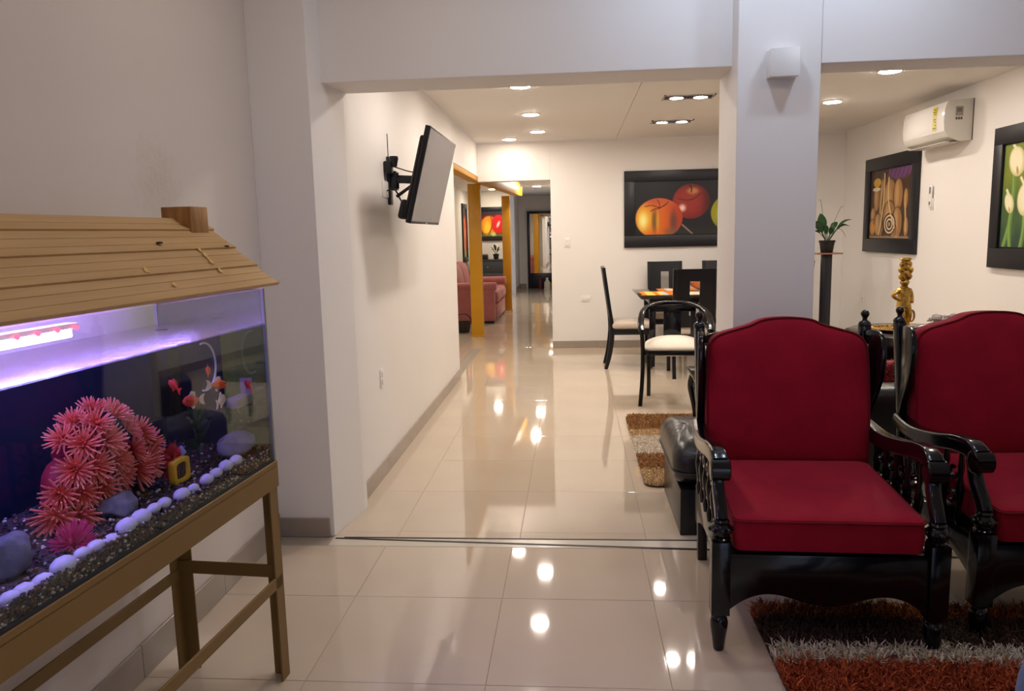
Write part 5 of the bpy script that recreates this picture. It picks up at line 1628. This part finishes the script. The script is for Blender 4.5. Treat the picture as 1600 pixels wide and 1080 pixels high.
t = thing('coral', 'large bushy pink coral ornament with many flower heads in the aquarium', 'coral', aq(0.585, -0.20, 0.80), ARZ)
g = G()
for x, y, z, r in ((0.0, -0.02, 0.05, 0.075), (-0.08, 0.0, 0.095, 0.07), (0.08, 0.0, 0.085, 0.065), (0.0, -0.02, 0.145, 0.075), (0.13, 0.01, 0.05, 0.04), (-0.15, 0.0, 0.08, 0.04), (0.02, -0.02, 0.0, 0.06)):
    g.ball((x, y, z), r, 12, (1, 0.75, 1))
g.build('body', CORALD, t)
fl0 = flower_mesh('polyp', 16, 0.050, 0.0052, 0.12, CORAL)
fl0.parent = t
POL = [(0.02, 0.20, 0.045), (-0.055, 0.205, 0.04), (0.075, 0.165, 0.05), (0.005, 0.155, 0.058), (-0.085, 0.16, 0.05), (-0.15, 0.135, 0.04), (-0.185, 0.095, 0.035), (0.115, 0.115, 0.055), (0.06, 0.105, 0.06), (-0.02, 0.10, 0.06), (-0.10, 0.10, 0.052), (0.155, 0.07, 0.045), (0.105, 0.055, 0.06), (0.04, 0.05, 0.058), (-0.04, 0.055, 0.05), (0.17, 0.02, 0.04), (0.12, 0.0, 0.055), (0.06, -0.005, 0.055), (-0.155, 0.05, 0.045), (-0.11, 0.045, 0.05), (0.035, 0.205, 0.0), (-0.02, 0.225, 0.01), (0.09, 0.18, 0.01), (-0.11, 0.19, 0.0), (-0.17, 0.06, 0.02)]
for k, (x, z, y) in enumerate(POL):
    out = Vector((x * 1.1 + 0.01, y * 14 * 0.09 + 0.03, (z - 0.08) * 0.9)).normalized()
    e = out.to_track_quat('Z', 'Y').to_euler()
    if k == 0:
        o = fl0
        o.location, o.rotation_euler = (x, y, z + 0.012), e
    else:
        o = inst(fl0, t, (x, y, z + 0.012), e)
    s_ = rn.uniform(0.85, 1.2)
    o.scale = (s_, s_, s_)
t = thing('sea_urchin', 'spiky pink fan shaped anemone between the pebbles and the pink coral', 'coral', aq(0.80, -0.085, 0.787), ARZ)
MAG = M('magenta_spines', (216, 60, 112), 0.5)
g = G()
for k in range(150):
    a, b = rn.uniform(0, 2 * PI), math.acos(rn.uniform(0.0, 1))
    d = Vector((math.cos(a) * math.sin(b), math.sin(a) * math.sin(b) * 0.8, math.cos(b)))
    g.bar(d * 0.012, d * rn.uniform(0.050, 0.062), 0.0028, 0.0028, w2=0.0012, h2=0.0012)
g.build('spines', MAG, t, smooth=0, kind='stuff')
G().ball((0, 0, 0.004), 0.02, 12).build('core', CORALD, t)

YEL = M('yellow_resin', (232, 178, 34), 0.45, noise=(30, 0.15))
t = thing('ring_ornament', 'yellow square ring ornament with dark barred middle standing on the gravel', 'ornament', aq(0.345, -0.105, 0.815), ARZ)
o_, i_ = rrect(0.078, 0.074, 0.016, 4), rrect(0.046, 0.044, 0.010, 4)
g = G()
n = len(o_)
v = []
for yy in (0.0, -0.018):
    v += [(a * (1 + 0.05 * math.sin(a * 300)), yy, b * (1 + 0.05 * math.cos(b * 260))) for a, b in o_] + [(a, yy, b) for a, b in i_]
f = []
for k in range(n):
    k2 = (k + 1) % n
    f += [(k, k2, n + k2, n + k), (2 * n + k, 3 * n + k, 3 * n + k2, 2 * n + k2), (k, 2 * n + k, 2 * n + k2, k2), (n + k, n + k2, 3 * n + k2, 3 * n + k)]
g.add(v, f)
g.build('ring', YEL, t, bevel=0.002)
G().prism(i_, lambda a, b, c: (a, -0.005 - 0.010 * c, b)).build('dark_centre', M('dark_brown_resin', (50, 30, 26), 0.6), t, smooth=0)
for k in (-1, 0, 1):
    G().box(k * 0.011 - 0.0015, k * 0.011 + 0.0015, -0.006, -0.002, -0.018, 0.018).build('bar', M('mauve_resin', (120, 84, 80), 0.6), t, smooth=0)
t = thing('red_plant', 'red plastic water plant behind the yellow ring ornament', 'plant', aq(0.352, -0.135, 0.80), ARZ)
REDP = M('red_leaf', (184, 30, 50), 0.5)
for k in range(16):
    a = rn.uniform(0, 2 * PI)
    L_ = rn.uniform(0.03, 0.06)
    leaf(t, (rn.uniform(-0.03, 0.03), rn.uniform(-0.01, 0.01), 0.0), (L_ * math.cos(a), L_ * math.sin(a) * 0.3, rn.uniform(0.04, 0.105)), 0.012, 0.012, REDP, 0.3, rn.uniform(-1, 1), 'leaf')
t = thing('green_plant', 'dark green plastic water plant at the right end of the aquarium', 'plant', aq(0.17, -0.16, 0.80), ARZ)
GRP = M('dull_green_leaf', (48, 66, 52), 0.5)
for k in range(18):
    a = rn.uniform(0, 2 * PI)
    L_ = rn.uniform(0.03, 0.075)
    z0 = rn.uniform(0, 0.12)
    leaf(t, (0.0, 0.0, z0), (L_ * math.cos(a), L_ * math.sin(a) * 0.6, z0 + rn.uniform(0.02, 0.08)), 0.01, 0.011, GRP, 0.25, rn.uniform(-1, 1), 'leaf')
G().tube([(0, 0, -0.01), (0.003, 0, 0.06), (-0.003, 0, 0.14)], 0.003, 6, up=(0, 1, 0)).build('stem', GRP, t)
t = thing('shell_ornament', 'pale blue shell ornament beside the red water plant', 'ornament', aq(0.295, -0.13, 0.855), ARZ)
G().prism([(-0.02, -0.008), (0.0, 0.018), (0.02, 0.004), (0.008, -0.018)], lambda a, b, c: (a, -0.008 * c, b)).build('shell', M('pale_blue_resin', (140, 150, 214), 0.5), t, bevel=0.003)
G().bar((0.0, -0.004, -0.012), (0.0, -0.03, -0.055), 0.008, 0.008).build('stalk', GRP, t)

# filter, hose
t = thing('aquarium_filter', 'black submerged filter box with pale hose loop at the right end', 'filter', aq(0.165, -0.25, 1.03), ARZ)
G().box(-0.03, 0.03, -0.03, 0.03, -0.10, 0.12).build('filter_body', BLKPL, t, bevel=0.006)
G().lathe([(0.012, 0.12), (0.012, 0.15), (0.018, 0.152), (0.018, 0.16)], n=12).build('nozzle', BLKPL, t)
hs = [(-0.055 - 0.062 * math.sin(a) + 0.04, 0.12, 0.045 + 0.072 * math.cos(a)) for a in np.linspace(-0.2, PI + 0.3, 26)]
G().tube(hs, 0.0032, 8, up=(0, 1, 0)).build('hose', M('pale_hose', (206, 206, 190), 0.4), t)
t = thing('reflection_slab', 'pale ledge clipped inside the right end of the aquarium', 'slab', aq(0.055, -0.075, 0.955), ARZ)  # solid block built in place of a pale reflection in the tank
G().box(-0.042, 0.05, -0.02, 0.02, -0.018, 0.012).build('slab', M('reflection_beige', (150, 138, 128), 0.5), t, bevel=0.003)
G().box(-0.045, -0.04, -0.02, 0.02, -0.03, 0.06).build('clip', M('reflection_beige', (150, 138, 128), 0.5), t, bevel=0.001)


def fish(label, x, y, z, L, rz, tilt, mat, fin):
    L *= 1.3
    t = thing('goldfish', label, 'fish', aq(x, y, z), ARZ + rz, 'goldfish')
    t.rotation_euler = (0, tilt, ARZ + rz)
    st = [(-0.5, 0.02, 0.03), (-0.47, 0.10, 0.07), (-0.36, 0.19, 0.11), (-0.18, 0.25, 0.13), (0.0, 0.24, 0.12), (0.18, 0.15, 0.07), (0.30, 0.075, 0.035), (0.36, 0.05, 0.02)]
    v, f = [], []
    n = 10
    for xx, hh, ww in st:
        for k in range(n):
            a = 2 * PI * k / n
            v.append((xx * L, ww * L * math.cos(a), hh * L * math.sin(a)))
    for i in range(len(st) - 1):
        for k in range(n):
            f.append((i * n + k, i * n + (k + 1) % n, (i + 1) * n + (k + 1) % n, (i + 1) * n + k))
    f.append(tuple(range(n)))
    f.append(tuple(range((len(st) - 1) * n, len(st) * n)))
    G().add(v, f).build('body', mat, t, smooth=80)
    fl_ = lambda pts: G().prism([(a * L, b * L) for a, b in pts], lambda a, b, c: (a, (c - 0.5) * 0.02 * L, b))
    fl_([(0.33, 0.04), (0.50, 0.20), (0.66, 0.24), (0.58, 0.05), (0.60, -0.05), (0.68, -0.22), (0.50, -0.20), (0.33, -0.04)]).build('tail_fin', fin, t, smooth=0)
    fl_([(-0.20, 0.22), (-0.08, 0.40), (0.12, 0.36), (0.16, 0.14)]).build('dorsal_fin', fin, t, smooth=0)
    fl_([(-0.10, -0.22), (0.02, -0.36), (0.12, -0.30), (0.10, -0.17)]).build('belly_fin', fin, t, smooth=0)
    for s in (-1, 1):
        G().ball((-0.38 * L, s * 0.10 * L, 0.05 * L), 0.032 * L, 8).build('eye', BLKPL, t)


FO = M('goldfish_orange', (232, 84, 30), 0.4)
FR = M('goldfish_red', (206, 52, 34), 0.4)
FW = M('goldfish_white', (226, 190, 170), 0.4)
for a in (('bright orange goldfish swimming topmost of the shoal', 0.233, -0.07, 1.077, 0.040, 0.5, 0.1, FO, FO),
          ('orange goldfish beside the pale hose loop', 0.188, -0.07, 1.029, 0.046, -0.4, -0.15, FO, FW),
          ('red goldfish at the far left of the shoal', 0.402, -0.07, 1.068, 0.036, 1.2, 0.5, FR, FR),
          ('red goldfish with white tail low in the shoal', 0.322, -0.07, 1.010, 0.052, 2.9, 0.1, FR, FW),
          ('small dark red goldfish in the middle of the shoal', 0.325, -0.12, 1.058, 0.030, 1.0, 0.2, FR, FR),
          ('white and orange goldfish swimming lowest of the shoal', 0.185, -0.065, 0.980, 0.050, 0.2, 0.1, FW, FW),
          ('red and green spotted goldfish near the right pane', 0.045, -0.05, 0.998, 0.030, 1.3, 0.8, FR, FR)):
    fish(*a)

# ------------------------------------------------------------------ person seated just outside the frame (one denim knee shows)
SK = M('skin', (186, 132, 102), 0.5)
DENIM = M('blue_denim', (96, 112, 142), 0.8, noise=(60, 0.12), bump=(200, 0.2))
SHIRT = M('grey_shirt', (110, 112, 118), 0.8)
dup(c1, (1.23, 1.49, 0.0), math.radians(-90), 'added carved black armchair outside the picture carrying the seated person')
t = thing('person', 'person in blue denim seated at the picture edge, only one knee in view', 'person', (1.592, 1.49, 0))
PJ = [(0, 0, 0.60, 0.115), (-0.02, 0, 0.70, 0.115), (0.025, 0, 0.80, 0.120, 0.135), (0.045, 0, 0.94, 0.075, 0.09), (0.06, 0, 1.07, 0.055), (0.045, 0, 1.15, 0.060), (0.03, 0, 1.23, 0.092), (0.035, 0, 1.30, 0.075)]
PE = [(0, 1), (1, 2), (2, 3), (3, 4), (4, 5), (5, 6), (6, 7)]
for sy in (1, -1):
    b0 = len(PJ)
    kx = -0.60
    PJ += [(-0.06, sy * 0.09, 0.565, 0.088), (-0.33, sy * 0.105, 0.535, 0.082), (kx, sy * 0.112, 0.515, 0.064), (kx + 0.005, sy * 0.112, 0.30, 0.054), (kx + 0.02, sy * 0.112, 0.10, 0.040), (kx + 0.0, sy * 0.114, 0.055, 0.042), (kx - 0.10, sy * 0.12, 0.045, 0.038), (kx - 0.17, sy * 0.122, 0.035, 0.030)]
    PE += [(0, b0)] + [(b0 + k, b0 + k + 1) for k in range(7)]
    a0 = len(PJ)
    PJ += [(0.05, sy * 0.125, 0.962, 0.060), (0.055, sy * 0.200, 0.935, 0.056), (0.02, sy * 0.255, 0.86, 0.048), (-0.06, sy * 0.30, 0.74, 0.042), (-0.20, sy * 0.31, 0.725, 0.034), (-0.285, sy * 0.315, 0.712, 0.024), (-0.34, sy * 0.318, 0.708, 0.030)]
    PE += [(3, a0)] + [(a0 + k, a0 + k + 1) for k in range(6)]
    a0 += 1
    for fy, ln_ in ((-0.026, 0.058), (-0.009, 0.068), (0.009, 0.064), (0.026, 0.050)):
        f0 = len(PJ)
        PJ += [(-0.375, sy * 0.318 + fy, 0.706, 0.0095), (-0.375 - ln_ * 0.6, sy * 0.318 + fy * 1.15, 0.702, 0.0088), (-0.375 - ln_, sy * 0.318 + fy * 1.2, 0.688, 0.0075)]
        PE += [(a0 + 5, f0), (f0, f0 + 1), (f0 + 1, f0 + 2)]
    f0 = len(PJ)
    PJ += [(-0.325, sy * 0.318 - sy * 0.036, 0.702, 0.0105), (-0.355, sy * 0.318 - sy * 0.055, 0.695, 0.009)]
    PE += [(a0 + 4, f0), (f0, f0 + 1)]
body = skin_figure('body', PJ, PE, SK, t, 2, 1.0)
bm_ = body.data
bm_.materials.append(DENIM)
bm_.materials.append(SHIRT)
bm_.materials.append(BLKPL)
for p in bm_.polygons:
    c = p.center
    arm = abs(c.y) > 0.24 and c.z > 0.64
    if c.z < 0.10:
        p.material_index = 3
    elif c.z < 0.68 and not arm:
        p.material_index = 1
    elif c.z < 1.07 and not (arm and c.x < -0.02):
        p.material_index = 2
HAIR = M('dark_hair', (30, 22, 18), 0.6)
G().ball((0.050, 0, 1.268), 0.094, 18, (0.92, 0.84, 0.92)).build('hair', HAIR, t)
IRIS = M('dark_iris', (50, 32, 22), 0.3)
for sy in (-1, 1):
    e_ = G().ball((-0.036, sy * 0.028, 1.232), 0.0105, 12).build('eye', PLAST, t)
    G().ball((-0.0435, sy * 0.028, 1.232), 0.0050, 8).build('iris', IRIS, e_)
    G().bar((-0.044, sy * 0.016, 1.250), (-0.038, sy * 0.043, 1.248), 0.006, 0.006).build('eyebrow', HAIR, t)
    G().ball((0.035, sy * 0.076, 1.222), 0.022, 12, (0.7, 0.4, 1.25)).build('ear', SK, t)
G().lathe([(0.004, 0.028), (0.009, 0.010), (0.013, -0.006), (0.010, -0.013), (0.002, -0.016)], (-0.048, 0, 1.212), 12).build('nose', SK, t)
G().ball((-0.032, 0, 1.176), 0.017, 12, (0.55, 1.25, 0.38)).build('mouth', M('lips', (150, 80, 74), 0.5), t)
